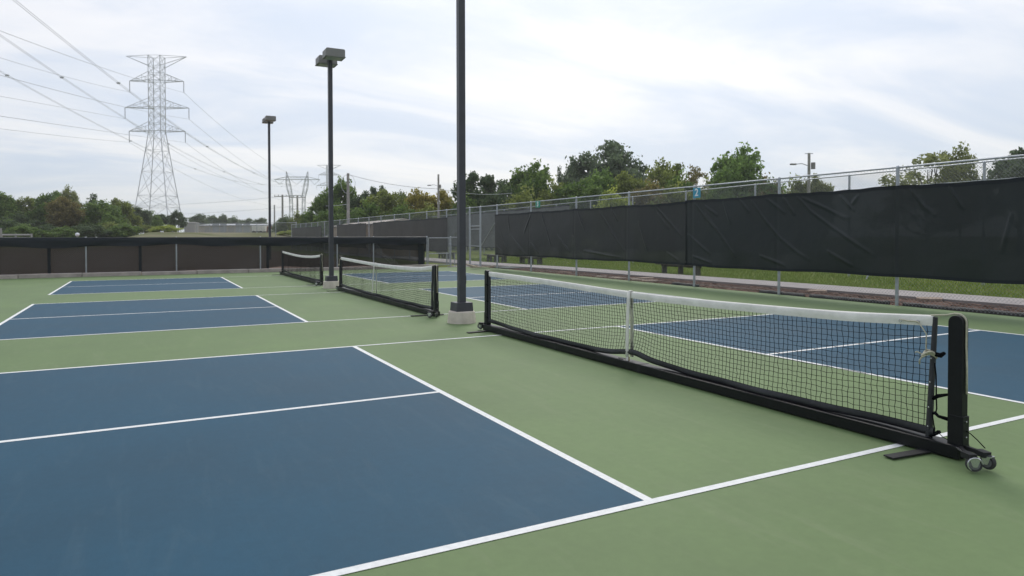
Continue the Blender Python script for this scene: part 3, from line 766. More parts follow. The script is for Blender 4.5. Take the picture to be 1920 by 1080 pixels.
number_sign(1303.5, 1317, 351.5, 371.5, '2', M_cyan, 'cyan number 2 sign high on the tall fence above the black windscreens')
number_sign(1007.5, 1015.5, 376.5, 389.5, '3', M_teal, 'small teal court number sign farther along the tall fence, left of the cyan one')

# ------------------------------------------------------------------ pickleball nets
def build_net(vr, vl, label, tape, hem, strap, detail=True, tsag=None, seed=1, left_rope=False):
    """vr / vl: centre of the near and far post; tape(v), hem(v): top of tape and bottom of hem"""
    U = 0.10
    rnd = random.Random(seed)
    t = thing('pickleball_net', label, 'net', (U, (vr+vl)/2, 0), 'pickleball nets down the middle of the courts')
    # base beam with joint sleeves
    b = MB(); b.box((U, (vr+vl)/2, 0.052), (0.125, abs(vl-vr)+0.09, 0.085)); b.build('base_beam', M_black, t, bevel=0.006)
    for k in ((0.30, 0.54) if detail else (0.22, 0.42, 0.68)):
        v = vr+(vl-vr)*(1-k) if detail else vr+(vl-vr)*k
        b = MB(); b.box((U, v, 0.052), (0.131, 0.045, 0.091)); b.build('joint_sleeve', M_blackdull, t, bevel=0.004)
    # posts: flat uprights with rounded tops
    for v, s in ((vr, -1), (vl, 1)):
        prof = [(-0.046, 0.0), (0.046, 0.0), (0.046, 0.875)] + [(0.046*math.cos(a), 0.875+0.046*math.sin(a)) for a in np.arange(0.2, PI, 0.25)] + [(-0.046, 0.875)]
        b = MB(); b.prism(prof, (U-0.033, v, 0.012), (0, 1, 0), (0, 0, 1), (0.066, 0, 0)); p = b.build('post', M_black, t, bevel=0.004)
        b = MB(); b.box((U, v+s*0.006, 0.15), (0.072, 0.098, 0.27)); b.build('post_sleeve', M_black, p, bevel=0.004)
        for z in (0.075,):
            MB().lathe([(0.007, 0), (0.007, 0.004), (0.002, 0.006)], (U-0.036, v-s*0.02, z), 8, Matrix.Rotation(-PI/2, 3, 'Y')).build('bolt', M_chrome, p)
        for z in (0.15, 0.25):
            MB().lathe([(0.006, 0), (0.006, 0.004), (0.002, 0.006)], (U, v+s*0.055, z), 8, Matrix.Rotation(-s*PI/2, 3, 'X')).build('bolt', M_chrome, p)
        b = MB(); b.lathe([(0.034, -0.012), (0.034, -0.0035), (0.024, 0), (0.034, 0.0035), (0.034, 0.012)], (U, v, 0.897), 14, Matrix.Rotation(PI/2, 3, 'Y')); b.build('pulley', M_blackdull, p)
        # stabiliser foot bar laid across under the beam
        b = MB(); b.box((U-0.10, v-s*0.17 if s < 0 else v-0.12, 0.013), (0.62, 0.075, 0.01), rz=0.10*s); b.build('foot_bar', M_blackdull, t, bevel=0.002)
        # two casters on brackets at the outer end
        for k, (du, dv) in enumerate(((-0.205, 0.215), (-0.085, 0.232))):
            if s > 0: du, dv = ((-0.06, 0.13), (0.06, 0.15))[k]
            cu, cv = U+du, v+s*dv; rw = 0.047 if s < 0 else 0.048
            br = MB(); ax0 = Vector((U-0.045+0.05*k, v+s*0.045, 0.085)); br.bar(ax0, (cu, cv-s*0.04, 0.10), 0.017, 4)
            br.box((cu, cv-s*0.03, 0.10), (0.052, 0.075, 0.034), rz=0.4*s)
            ang = (0.80 if k == 0 else -0.10)*(1 if s < 0 else 0.5)
            R = Matrix.Rotation(ang, 3, 'Z'); ax = R @ Vector((1, 0, 0))
            br.build('caster_bracket', M_blackdull, t)
            fk = MB(); up = R @ Vector((0, 1, 0))
            for q in (-1, 1):
                e = Vector((cu, cv, rw+0.009))+ax*0.021*q
                fk.prism([(-0.030, 0.036), (0.030, 0.036), (0.012, -0.014), (-0.012, -0.014)], e-ax*0.0018, up, (0, 0, 1), ax*0.0036)
            top = Vector((cu, cv, rw+0.009+0.036)); fk.box(top, (0.046, 0.06, 0.005), rz=ang)
            Rw = R @ Matrix.Rotation(PI/2, 3, 'Y')
            w = MB(); w.lathe([(rw*0.66, -0.013), (rw*0.92, -0.014), (rw, -0.0035), (rw, 0.0035), (rw*0.92, 0.014), (rw*0.66, 0.013)], (cu, cv, rw+0.009), 24, Rw)
            wo = w.build('caster_wheel', M_tyre, t, smooth=False)
            fk.build('fork', M_chrome, wo)
            w = MB(); w.lathe([(0.006, -0.019), (0.013, -0.018), (0.016, -0.016), (rw*0.50, -0.0155), (rw*0.66, -0.0145), (rw*0.66, 0.0145), (rw*0.50, 0.0155), (0.016, 0.016), (0.013, 0.018), (0.006, 0.019)], (cu, cv, rw+0.009), 20, Rw)
            w.build('rim', M_rim, wo)
            if k == 0:
                w = MB(); pts = [Vector((cu, cv, rw+0.012)) + (R @ Vector((-0.027, 0.040*math.cos(a), 0.040*math.sin(a)))) for a in np.arange(-1.0, 3.0, 0.33)]
                w.tube(pts, 0.0045, 6); w.build('brake_lever', M_chrome, wo)
                w = MB(); w.bar((U-0.04, v+s*0.01, 0.085), (cu-0.02, cv+0.02*s*-1, 0.10), 0.005, 6); w.build('strut', M_chrome, wo)
    vrd, vld = vr+0.155, vl-0.06          # net ends
    n = int((vld-vrd)/0.046)
    hemh = 0.055; tapeh = 0.072
    lean = 0.04
    def bow(v, t_): return 0.018*math.sin(PI*(v-vrd)/(vld-vrd))*math.sin(PI*t_)
    # top tape
    rows = []
    for i in range(n+1):
        v = vrd+(vld-vrd)*i/n; z = tape(v); wv = 0.004*math.sin(v*9+seed)+0.003*math.sin(v*23)
        rows.append([(U-0.010+wv, v, z-tapeh), (U-0.013+wv, v, z-tapeh*0.6), (U-0.010, v, z-0.012), (U, v, z), (U+0.010, v, z-0.012), (U+0.010, v, z-tapeh)])
    tp = MB().grid(rows).build('top_tape', M_tape, t, smooth=True)
    # bottom hem
    rows = []
    for i in range(n+1):
        v = vrd-0.01+(vld-vrd)*i/n; z = hem(v); wv = 0.012*math.sin(v*3.1+seed)+0.006*math.sin(v*8.3)
        rows.append([(U-0.012+wv, v, z+hemh), (U-0.02+wv*1.3, v, z+hemh*0.5), (U-0.010+wv*1.5, v, z), (U+0.006+wv*1.5, v, z), (U+0.008+wv, v, z+hemh)])
    MB().grid(rows).build('bottom_hem', M_hem, t, smooth=True)
    # knotted net between tape and hem
    nz = 16
    G = []
    for i in range(n+1):
        v = vrd+(vld-vrd)*i/n; z1 = tape(v)-tapeh+0.004; z0 = hem(v)+hemh-0.004
        col = []
        for j in range(nz+1):
            q = j/nz; near = math.exp(-((v-strap[0])/0.35)**2) if strap else 0
            zz = z0+(z1-z0)*q
            wv = (1-q)*(0.012*math.sin(v*3.1+seed)+0.006*math.sin(v*8.3))+bow(v, q)
            jit = 0.0026
            col.append(Vector((U+wv+0.05*near*math.sin(PI*q)*(1-q)+rnd.gauss(0, 0.002), v+rnd.gauss(0, jit)-(lean*(1-q) if i < 6 else 0)*-(1-i/6)*0.5, zz+rnd.gauss(0, jit))))
        G.append(col)
    r = 0.0021
    m = MB()
    for i in range(n+1): m.tube(G[i], r, 4)
    for j in range(nz+1): m.tube([G[i][j] for i in range(n+1)], r, 4)
    m.build('net_mesh', M_nylon, t)
    # end rods in black sleeves
    b = MB(); b.tube([(U, vr+0.185, hem(vrd)-0.012), (U-0.01, vr+0.165, 0.42), (U, vr+0.148, tape(vrd)-0.012)], [0.022, 0.019, 0.016], 8); rod = b.build('end_rod', M_hem, t, smooth=False)
    for z in (0.17, 0.30, 0.47, 0.63):
        MB().lathe([(0.005, 0), (0.005, 0.003), (0.002, 0.004)], (U-0.0235, vr+0.185-0.037*(z/0.9), z), 8, Matrix.Rotation(-PI/2, 3, 'Y')).build('rivet', M_chrome, rod)
    b = MB(); b.tube([(U, vl-0.05, hem(vld)), (U, vl-0.055, 0.45), (U, vl-0.06, tape(vld)-0.02)], [0.022, 0.019, 0.016], 8); b.build('end_rod', M_hem, t)
    # centre strap
    if strap:
        v0, v1, zb = strap
        rows = []
        for k in range(9):
            q = k/8; z = zb+(tape(v0)+0.004-zb)*q; v = v1+(v0-v1)*q
            rows.append([(U-0.022-0.006*math.sin(PI*q), v-0.026, z), (U-0.026-0.006*math.sin(PI*q), v, z), (U-0.022-0.006*math.sin(PI*q), v+0.026, z)])
        rows.append([(U+0.014, v0-0.026, tape(v0)+0.006), (U+0.014, v0, tape(v0)+0.006), (U+0.014, v0+0.026, tape(v0)+0.006)])
        rows.append([(U+0.020, v0-0.026, zb), (U+0.020, v0, zb), (U+0.020, v0+0.026, zb)])
        st = MB().grid(rows).build('centre_strap', M_tape, t, smooth=True, solid=0.003)
        b = MB(); b.box((U-0.024, v1-0.004, zb-0.02), (0.006, 0.034, 0.05)); b.build('strap_end', M_tape, st)
        b = MB(); b.box((U-0.010, v1-0.016, (zb+0.095)/2), (0.004, 0.022, zb-0.09)); b.build('anchor_webbing', M_tan, st)
        b = MB(); b.tube([(U-0.03, v1+0.06, 0.098), (U-0.055, v1+0.10, 0.101), (U-0.03, v1+0.15, 0.100), (U+0.0, v1+0.08, 0.104), (U-0.01, v1+0.02, 0.11)], 0.003, 5); b.build('loose_cord', M_nylon, st)
    # head rope: from the tape over the pulley, down the outer edge
    zt = tape(vrd)-0.004
    pts = [(U, vrd+0.02, zt), (U, vr+0.07, 0.928), (U-0.002, vr+0.02, 0.942)] + [(U, vr+0.052*math.cos(a), 0.888+0.054*math.sin(a)) for a in np.arange(PI/2, PI+0.01, 0.26)] + [(U-0.004, vr-0.053, 0.75), (U+0.004, vr-0.054, 0.6), (U+0.002, vr-0.056, 0.43)]
    b = MB(); b.tube(pts, 0.0062, 7); b.build('head_rope', M_rope, t, smooth=True)
    if detail:
        # side cord through grommets, tied round the rod
        va = vr+0.155
        for v in (va+0.10, va+0.225):
            MB().tube([(U-0.018, v+0.010*math.cos(a), tape(v)-0.047+0.010*math.sin(a)) for a in np.arange(0, 2*PI-0.1, PI/5)], 0.0028, 5, closed=True).build('grommet', M_chrome, tp)
        b = MB()
        b.tube([(U-0.022, va+0.225, tape(va)-0.050), (U-0.02, va+0.17, tape(va)-0.056), (U-0.022, va+0.10, tape(va)-0.052), (U-0.032, va+0.06, tape(va)-0.09), (U-0.028, va+0.035, tape(va)-0.13), (U-0.03, va+0.036, 0.70), (U-0.03, va+0.03, 0.66)], 0.0042, 6)
        kc = Vector((U-0.028, va+0.015, 0.655))
        for s_ in range(3):
            pts = [kc + Vector((0.030*math.cos(a+s_), 0.032*math.sin(a), 0.012*math.sin(2*a+s_)-0.010*s_+0.012)) for a in np.arange(0, 2*PI-0.1, 0.45)]
            b.tube(pts, 0.0075, 6, closed=True)
        b.tube([kc+Vector((-0.02, 0.04, 0.0)), kc+Vector((-0.028, 0.065, 0.012)), kc+Vector((-0.022, 0.08, 0.004))], 0.0045, 5)
        b.tube([kc+Vector((-0.02, 0.02, 0.0)), kc+Vector((-0.03, 0.045, -0.04)), kc+Vector((-0.025, 0.05, -0.07))], 0.0055, 5)
        b.build('side_rope', M_rope, t, smooth=True)
        # black lacing and knots between rod and post
        b = MB(); vp = vr+0.046
        def rv(z): return vr+0.185-0.037*(z/0.9)-0.018
        b.tube([(U-0.01, rv(0.66), 0.66), (U, rv(0.66)-0.03, 0.655), (U, rv(0.66)-0.055, 0.675)], [0.016, 0.017, 0.011], 7)
        b.tube([(U-0.01, rv(0.39), 0.36), (U-0.02, rv(0.39)-0.035, 0.385), (U, vp+0.012, 0.405)], [0.012, 0.014, 0.008], 7)
        b.tube([(U-0.012, rv(0.6), 0.60), (U-0.015, rv(0.58)-0.012, 0.52), (U-0.013, rv(0.5)-0.016, 0.44), (U-0.012, rv(0.4)-0.02, 0.38), (U-0.012, rv(0.3)-0.028, 0.30), (U-0.012, rv(0.26)-0.022, 0.262)], 0.0045, 6)
        b.tube([(U, rv(0.27)+0.01, 0.255), (U-0.014, rv(0.27)-0.02, 0.268), (U-0.012, rv(0.26)-0.04, 0.25), (U, vp-0.005, 0.24)], [0.009, 0.012, 0.010, 0.014], 7)
        b.tube([(U-0.01, rv(0.24), 0.25), (U-0.018, rv(0.2)-0.014, 0.21), (U-0.016, rv(0.16)-0.022, 0.165), (U-0.014, rv(0.12)-0.012, 0.125)], 0.0042, 6)
        b.tube([(U-0.01, rv(0.12)+0.018, 0.105), (U-0.016, rv(0.12)-0.02, 0.120), (U-0.012, rv(0.12)-0.05, 0.145), (U-0.01, rv(0.12)-0.06, 0.150)], [0.010, 0.011, 0.014, 0.009], 7)
        b.tube([(U-0.012, rv(0.1)-0.055, 0.135), (U-0.02, rv(0.1)-0.085, 0.12), (U-0.01, vp+0.0, 0.105)], 0.0025, 5)
        b.tube([(U-0.008, rv(0.12), 0.11), (U-0.012, rv(0.12)-0.004, 0.085), (U-0.01, rv(0.12)+0.02, 0.097)], 0.007, 6)
        b.build('lacing_cord', M_nylon, t, smooth=True)
        b = MB(); b.tube([(U, vr-0.055, 0.19), (U-0.01, vr-0.085, 0.185), (U, vr-0.125, 0.15), (U+0.02, vr-0.16, 0.105)], 0.0035, 6); b.build('pull_cord', M_nylon, t, smooth=True)
    for k, z in enumerate((0.70, 0.45, 0.2)):
        b = MB(); b.tube([(U-0.01, vl-0.06, z), (U-0.03, vl-0.03, z+0.015), (U-0.03, vl+0.0, z)], [0.008, 0.010, 0.006], 6); b.build('lacing_knot', M_nylon, t)
    if left_rope:
        b = MB(); kc = Vector((U-0.05, vl-0.02, 0.70))
        b.tube([(U-0.02, vl-0.1, tape(vld)-0.02), (U-0.036, vl-0.03, 0.82), (U-0.036, vl-0.025, 0.72)], 0.008, 6)
        for s_ in range(2): b.tube([kc+Vector((0.02*math.cos(a+s_), 0.024*math.sin(a), 0.012*math.sin(2*a)-0.012*s_)) for a in np.arange(0, 2*PI-0.1, 0.5)], 0.009, 6, closed=True)
        b.build('side_rope', M_rope, t, smooth=True)
    return t
def interp(pts):
    xs = [p[0] for p in pts]; ys = [p[1] for p in pts]
    def f(v):
        # smooth cubic through the points (Catmull-Rom)
        i = max(0, min(len(xs)-2, int(np.searchsorted(xs, v))-1)); 
        x0, x1 = xs[i], xs[i+1]; t = max(0, min(1, (v-x0)/(x1-x0)))
        m0 = (ys[min(i+1, len(ys)-1)]-ys[max(i-1, 0)])/(xs[min(i+1, len(xs)-1)]-xs[max(i-1, 0)])*(x1-x0)
        i2 = i+1; m1 = (ys[min(i2+1, len(ys)-1)]-ys[i2-1])/(xs[min(i2+1, len(xs)-1)]-xs[i2-1])*(x1-x0)
        return (2*t**3-3*t*t+1)*ys[i]+(t**3-2*t*t+t)*m0+(-2*t**3+3*t*t)*ys[i2]+(t**3-t*t)*m1
    return f
tape1 = interp([(-0.33, 0.928), (-0.18, 0.918), (0.4, 0.885), (1.01, 0.868), (2.13, 0.850), (3.09, 0.850), (4.06, 0.870), (5.23, 0.895), (6.54, 0.912), (6.7, 0.915)])
hem1 = interp([(-0.3, 0.112), (-0.14, 0.108), (0.4, 0.100), (1.0, 0.094), (1.76, 0.092), (2.3, 0.098), (2.7, 0.125), (2.98, 0.168), (3.16, 0.156), (3.45, 0.118), (3.9, 0.094), (4.6, 0.092), (5.5, 0.098), (6.2, 0.112), (6.6, 0.135)])
build_net(-0.352, 6.65, 'nearest black portable pickleball net on the front court, with rope knots and casters', tape1, hem1, (3.09, 3.12, 0.135), True, seed=1)
tape2 = interp([(8.75, 0.94), (9.5, 0.875), (10.5, 0.848), (11.6, 0.842), (12.55, 0.848), (14.0, 0.872), (15.7, 0.905)])
hem2 = interp([(8.75, 0.12), (9.5, 0.098), (10.5, 0.094), (12.6, 0.098), (14, 0.10), (15.2, 0.12), (15.7, 0.14)])
build_net(8.80, 15.72, 'middle pickleball net between the first and second light poles, its white centre strap leaning', tape2, hem2, (12.53, 12.72, 0.115), False, seed=2, left_rope=True)
tape3 = interp([(17.9, 0.93), (19, 0.865), (20.4, 0.832), (21.6, 0.832), (23, 0.862), (24.6, 0.905)])
hem3 = interp([(17.9, 0.12), (19, 0.098), (20.4, 0.094), (22, 0.096), (23.5, 0.11), (24.6, 0.14)])
build_net(17.98, 24.62, 'farthest and smallest pickleball net, left of the second light pole, without a centre strap', tape3, hem3, None, False, seed=3)

# ------------------------------------------------------------------ light poles
def light_pole(x, y, h, label, base=True, z0=0.0, seed=1):
    random.seed(seed)
    t = thing('light_pole', label, 'light pole', (x, y, z0), 'court light poles')
    w = 0.058
    b = MB(); b.box((x, y, z0+(h+0.28)/2), (2*w, 2*w, h-0.28)); b.build('pole_shaft', M_bronze, t, bevel=0.006)
    if base:
        n = 20; prof = [(0.235, -0.05), (0.238, 0.0), (0.232, 0.10), (0.222, 0.185), (0.205, 0.20)]
        b = MB(); b.lathe(prof, (x, y, z0), n)
        b.v = [(vx+(vx-x)*random.uniform(-0.03, 0.03), vy+(vy-y)*random.uniform(-0.03, 0.03), vz) for vx, vy, vz in b.v]
        b.build('concrete_footing', M_conc, t, bevel=0.0035)
        b = MB(); s0, s1 = 0.150, 0.140; k = [(-s0, -s0), (s0, -s0), (s0, s0), (-s0, s0)]
        P0 = [(x+a, y+c, z0+0.201) for a, c in k]; P1 = [(x+a*s1/s0, y+c*s1/s0, z0+0.345) for a, c in k]
        b.v = P0+P1; b.f = [(0, 1, 5, 4), (1, 2, 6, 5), (2, 3, 7, 6), (3, 0, 4, 7), (4, 5, 6, 7), (3, 2, 1, 0)]
        b.build('base_cover', M_bronze, t, bevel=0.0035)
        b = MB(); b.box((x+w+0.008, y, z0+0.72), (0.016, 0.07, 0.13)); b.build('hand_hole_cover', M_bronze, t, bevel=0.003)
    for s in (-1, 1):
        b = MB(); b.bar((x, y, z0+h-0.08), (x, y+s*0.22, z0+h-0.02), 0.035, 6); arm = b.build('bracket_arm', M_bronze, t)
        yc = y+s*0.44; zc = z0+h+0.03
        prof = [(-0.26, 0.0), (0.26, 0.0), (0.26, 0.20), (0.235, 0.225), (-0.235, 0.225), (-0.26, 0.20)]
        b = MB(); b.prism(prof, (x, yc-0.22, zc-0.13), (1, 0, 0), (0, 0, 1), (0, 0.44, 0)); hd = b.build('lamp_head', M_housing, t, bevel=0.0035)
        b = MB(); b.box((x, yc, zc-0.137), (0.44, 0.36, 0.012)); b.build('lens', M_lens, hd)
        b = MB(); b.box((x, yc, zc-0.120), (0.545, 0.465, 0.022)); b.build('rim', M_housing, hd)
    return t
light_pole(0.15, 7.76, 6.5, 'nearest light pole on a round footing between the two nearer nets', seed=1)
light_pole(0.10, 16.78, 6.47, 'middle light pole with two grey lamp heads, beside the second net', seed=2)
p3 = at(506, 440, 37.5); light_pole(p3[0], p3[1], at(506, 225, 37.5)[2]-terrain(p3[0], p3[1]), 'farthest light pole, standing behind the low fence', base=False, z0=terrain(p3[0], p3[1]), seed=3)

# ------------------------------------------------------------------ benches and bits by the fence
def bench_proto():
    t = thing('timber_bench', 'x', 'bench', (0, 0, 0), 'dark timber benches on the grass behind the path')
    L_ = 2.35
    for k in (-0.135, 0.135):
        b = MB(); b.box((k, 0, 0.435), (0.25, L_, 0.055)); b.build('seat_plank', M_timber, t, bevel=0.006)
    b = MB(); b.box((0, 0, 0.37), (0.045, L_*0.94, 0.075)); b.build('stretcher', M_timber, t)
    for v in (-0.93, 0.0, 0.93):
        for s in (-1, 1):
            b = MB(); b.prism([(s*0.08, 0.407), (s*0.21, 0.407), (s*0.235, -0.12), (s*0.135, -0.12)], (0, v+s*0.14-0.042, 0), (1, 0, 0), (0, 0, 1), (0, 0.085, 0)); b.build('leg', M_timber, t)
    return t
bp = bench_proto()
for (u, v, rz, lab) in ((13.35, 17.25, 0.0, 'nearest dark timber bench, under the windscreen below the number 2 sign'),
                        (13.3, 28.7, 0.0, 'second dark timber bench, left of the first, right of the tall gate below the windscreen'),
                        (13.15, 32.4, 0.0, 'third dark timber bench seen through the chain link right beside the tall gate'),
                        (13.0, 39.5, 0.0, 'farthest dark timber bench, left of the front light pole behind the low gate')):
    dup(bp, (u, v, terrain(u, v)), rz, label=lab)
drop(bp)
def on_ground(px, py, z=0.0):
    v_ = RT*((px-960)/FPX)+UP*(-(py-PCY)/FPX)+FW; return CAM+v_*((z-CAM[2])/v_[2])
for k, (a, c, lab) in enumerate((((868, 494), (900, 501), 'pale board lying on the ground left of the tall gate'), ((884, 503), (926, 500), 'pale board lying on the ground right below the tall gate'))):
    p = on_ground(*a, 0.05); q = on_ground(*c, 0.05); d = q-p; L_ = math.hypot(d[0], d[1]); L_ = min(L_, 2.4)
    b = MB(); b.box(((p[0]+q[0])/2, (p[1]+q[1])/2, 0.05+0.03*k), (L_, 0.2, 0.04), rz=math.atan2(d[1], d[0]))
    tag(b.build('wooden_board', M_board, bevel=0.004), lab, 'board', 'loose boards by the tall gate')
p = on_ground(933, 501, 0.06)
tag(MB().box((p[0]+0.55, p[1], 0.03), (0.9, 1.0, 0.05), rz=0.2).build('rubber_mat', M_mat_, bevel=0.01), 'grey green mat on the ground at the start of the black windscreen', 'mat')

# ------------------------------------------------------------------ buildings and vehicles in the distance
def px_box(px0, px1, py0, py1, d, depth):
    """building footprint facing the camera between two columns at distance d"""
    a = at(px0, py1, d); c = at(px1, py1, d); top = at(px0, py0, d)[2]
    return a, c, top
def building(name, px0, px1, py0, d, depth, m, mr, label, cat='building', eave=0.0, gable=0.0):
    a, c, top = px_box(px0, px1, py0, 440, d, depth)
    z0 = terrain(a[0], a[1])-0.3
    t = thing(name, label, cat, ((a[0]+c[0])/2, (a[1]+c[1])/2, z0))
    r = (c-a); r[2] = 0; L_ = np.linalg.norm(r); r /= L_; f = np.array([-r[1], r[0], 0.0])
    o = Vector((a[0], a[1], z0))
    b = MB(); b.prism([(0, 0), (L_, 0), (L_, depth), (0, depth)], o, Vector(r), Vector(f), (0, 0, top-z0)); b.build('wall', m, t)
    b = MB(); e = eave
    h = top-z0
    b.prism([(-e, h+0.004), (depth+e, h+0.004), (depth+e, h+0.15), (depth/2, h+0.15+gable), (-e, h+0.15)], o-Vector(r)*e, Vector(f), (0, 0, 1), Vector(r)*(L_+2*e)); b.build('roof', mr, t)
    return t, o, Vector(r), Vector(f), L_, h
t, o, r, f, L_, h = building('warehouse', 368, 494, 423.5, 165, 22, M_warehouse, M_wroof, 'long low beige warehouse behind the low fence, right of the big pylon', eave=0.4, gable=0.5)
for k in range(7):
    s = 2.0+k*(L_-4)/6.5
    b = MB(); b.prism([(0, 0), (1.6, 0), (1.6, 2.4 if k % 3 else 1.6), (0, 2.4 if k % 3 else 1.6)], o+r*s-f*0.06+Vector((0, 0, 0.35)), r, (0, 0, 1), f*0.05)
    b.build('door' if k % 3 else 'window', M_wroof if k % 3 else M_block, t)
building('storage_block', 346, 365, 418.5, 150, 2, M_block, M_block, 'plain pale grey block building left of the long warehouse', eave=0.1, gable=0.1)
# box trailer and truck
def trailer():
    d = 140; a, c, top = px_box(472, 497, 423.5, 440, d, 3)
    z0 = terrain(a[0], a[1]); t = thing('box_trailer', 'off white box trailer parked before the warehouse, left of the farthest light pole', 'trailer', (a[0], a[1], z0))
    r = c-a; r[2] = 0; L_ = np.linalg.norm(r); r = Vector(r/L_); f = Vector((-r.y, r.x, 0)); o = Vector((a[0], a[1], z0))
    b = MB(); b.prism([(0, 0.75), (L_, 0.75), (L_, top-z0), (0, top-z0)], o, r, (0, 0, 1), f*2.4); b.build('trailer_body', M_trailer, t, bevel=0.03)
    for s in (0.4, L_-0.9, L_-1.6):
        for q in (0.0, 2.2):
            p = o+r*s+f*(q+0.1)+Vector((0, 0, 0.45)); w = MB(); w.bar(p-f*0.12, p+f*0.12, 0.42, 12); w.build('wheel', M_tyre, t)
    d = 138; a, c, top = px_box(498, 517, 424, 440, d, 3); z0 = terrain(a[0], a[1])
    t = thing('parked_truck', 'small parked truck with reddish cab, half hidden by the farthest light pole', 'truck', (a[0], a[1], z0))
    r = c-a; r[2] = 0; L_ = np.linalg.norm(r); r = Vector(r/L_); f = Vector((-r.y, r.x, 0)); o = Vector((a[0], a[1], z0))
    b = MB(); b.prism([(0, 0.5), (0.75, 0.5), (0.75, top-z0), (0.3, top-z0), (0.1, 1.3), (0, 1.2)], o, r, (0, 0, 1), f*1.8); cab = b.build('cab', M_red, t, bevel=0.03)
    b = MB(); b.prism([(0.32, 1.3), (0.68, 1.3), (0.68, top-z0-0.15), (0.40, top-z0-0.15)], o-f*0.01, r, (0, 0, 1), f*0.0035); b.build('window', M_dark, cab)
    b = MB(); b.prism([(0.8, 0.6), (L_, 0.6), (L_, (top-z0)*0.8), (0.8, (top-z0)*0.8)], o, r, (0, 0, 1), f*1.8); b.build('truck_bed', M_trailer, t, bevel=0.02)
    for s in (0.35, L_-0.4):
        for q in (0.0, 1.6):
            p = o+r*s+f*(q+0.1)+Vector((0, 0, 0.35)); w = MB(); w.bar(p-f*0.1, p+f*0.1, 0.34, 12); w.build('wheel', M_tyre, t)
trailer()
# tan shed behind the grey windscreen panel
def shed():
    A = np.array([10.75, 46.3]); Bv = np.array([11.9, 66.0]); d = Bv-A; L_ = np.linalg.norm(d); r = Vector((d[0]/L_, d[1]/L_, 0)); f = Vector((r.y, -r.x, 0))
    z0 = terrain(11, 55); o = Vector((A[0], A[1], z0-0.2)); h = 2.45-0.0
    t = thing('shed', 'tan timber shed with a pale low roof behind the hanging grey windscreen panel', 'shed', (A[0], A[1], z0))
    b = MB(); b.prism([(0, 0), (L_, 0), (L_, 3.2), (0, 3.2)], o, r, f, (0, 0, h+0.2)); b.build('wall', M_shed, t)
    b = MB(); b.prism([(-0.25, h+0.204), (3.45, h+0.204), (3.45, h+0.26), (1.6, h+0.60), (-0.25, h+0.26)], o-r*0.25, f, (0, 0, 1), r*(L_+0.5)); b.build('roof', M_shedroof, t)
    b = MB(); b.box(o+f*1.6-r*0.02+Vector((0, 0, 1.1)), (0.9, 0.03, 1.9), rz=math.atan2(f.y, f.x)); b.build('door', M_shed, t)
shed()
# rail and round sign over the far left part of the low fence
a = at(-40, 440.5, 70); c = at(59, 440.5, 70)
t = thing('guard_rail', 'pale rail with an upright at the far left edge beyond the low fence', 'rail', (c[0], c[1], terrain(c[0], c[1])))
for k, zz in enumerate((0.0, -0.28)): MB().bar(a+np.array([0, 0, zz]), c+np.array([0, 0, zz]), 0.09 if k == 0 else 0.05, 6).build('rail', M_block, t)
for q in (0.4, 0.7, 1.0):
    p = a+(c-a)*q; MB().bar((p[0], p[1], terrain(p[0], p[1])), (p[0], p[1], p[2]+0.12), 0.09, 6).build('upright', M_block, t)
p = at(1.5, 428, 69); q0 = terrain(p[0], p[1])
tag(MB().bar((p[0], p[1], q0), (p[0], p[1], p[2]), 0.16, 8, r2=0.10).build('marker_post', M_pole), 'short pale post at the far left edge rising before the trees', 'post')
p = at(145, 440, 60); q0 = terrain(p[0], p[1])
t = thing('round_marker', 'small round white marker on a stake showing over the low fence before the left trees', 'marker', (p[0], p[1], q0))
MB().bar((p[0], p[1], q0), (p[0], p[1], p[2]-0.1), 0.03, 6).build('stake', M_galv, t)
MB().lathe([(0.02, -0.17), (0.10, -0.14), (0.16, -0.06), (0.17, 0.02), (0.14, 0.11), (0.06, 0.16), (0.01, 0.17)], p, 14).build('marker_head', M_white, t, smooth=True)

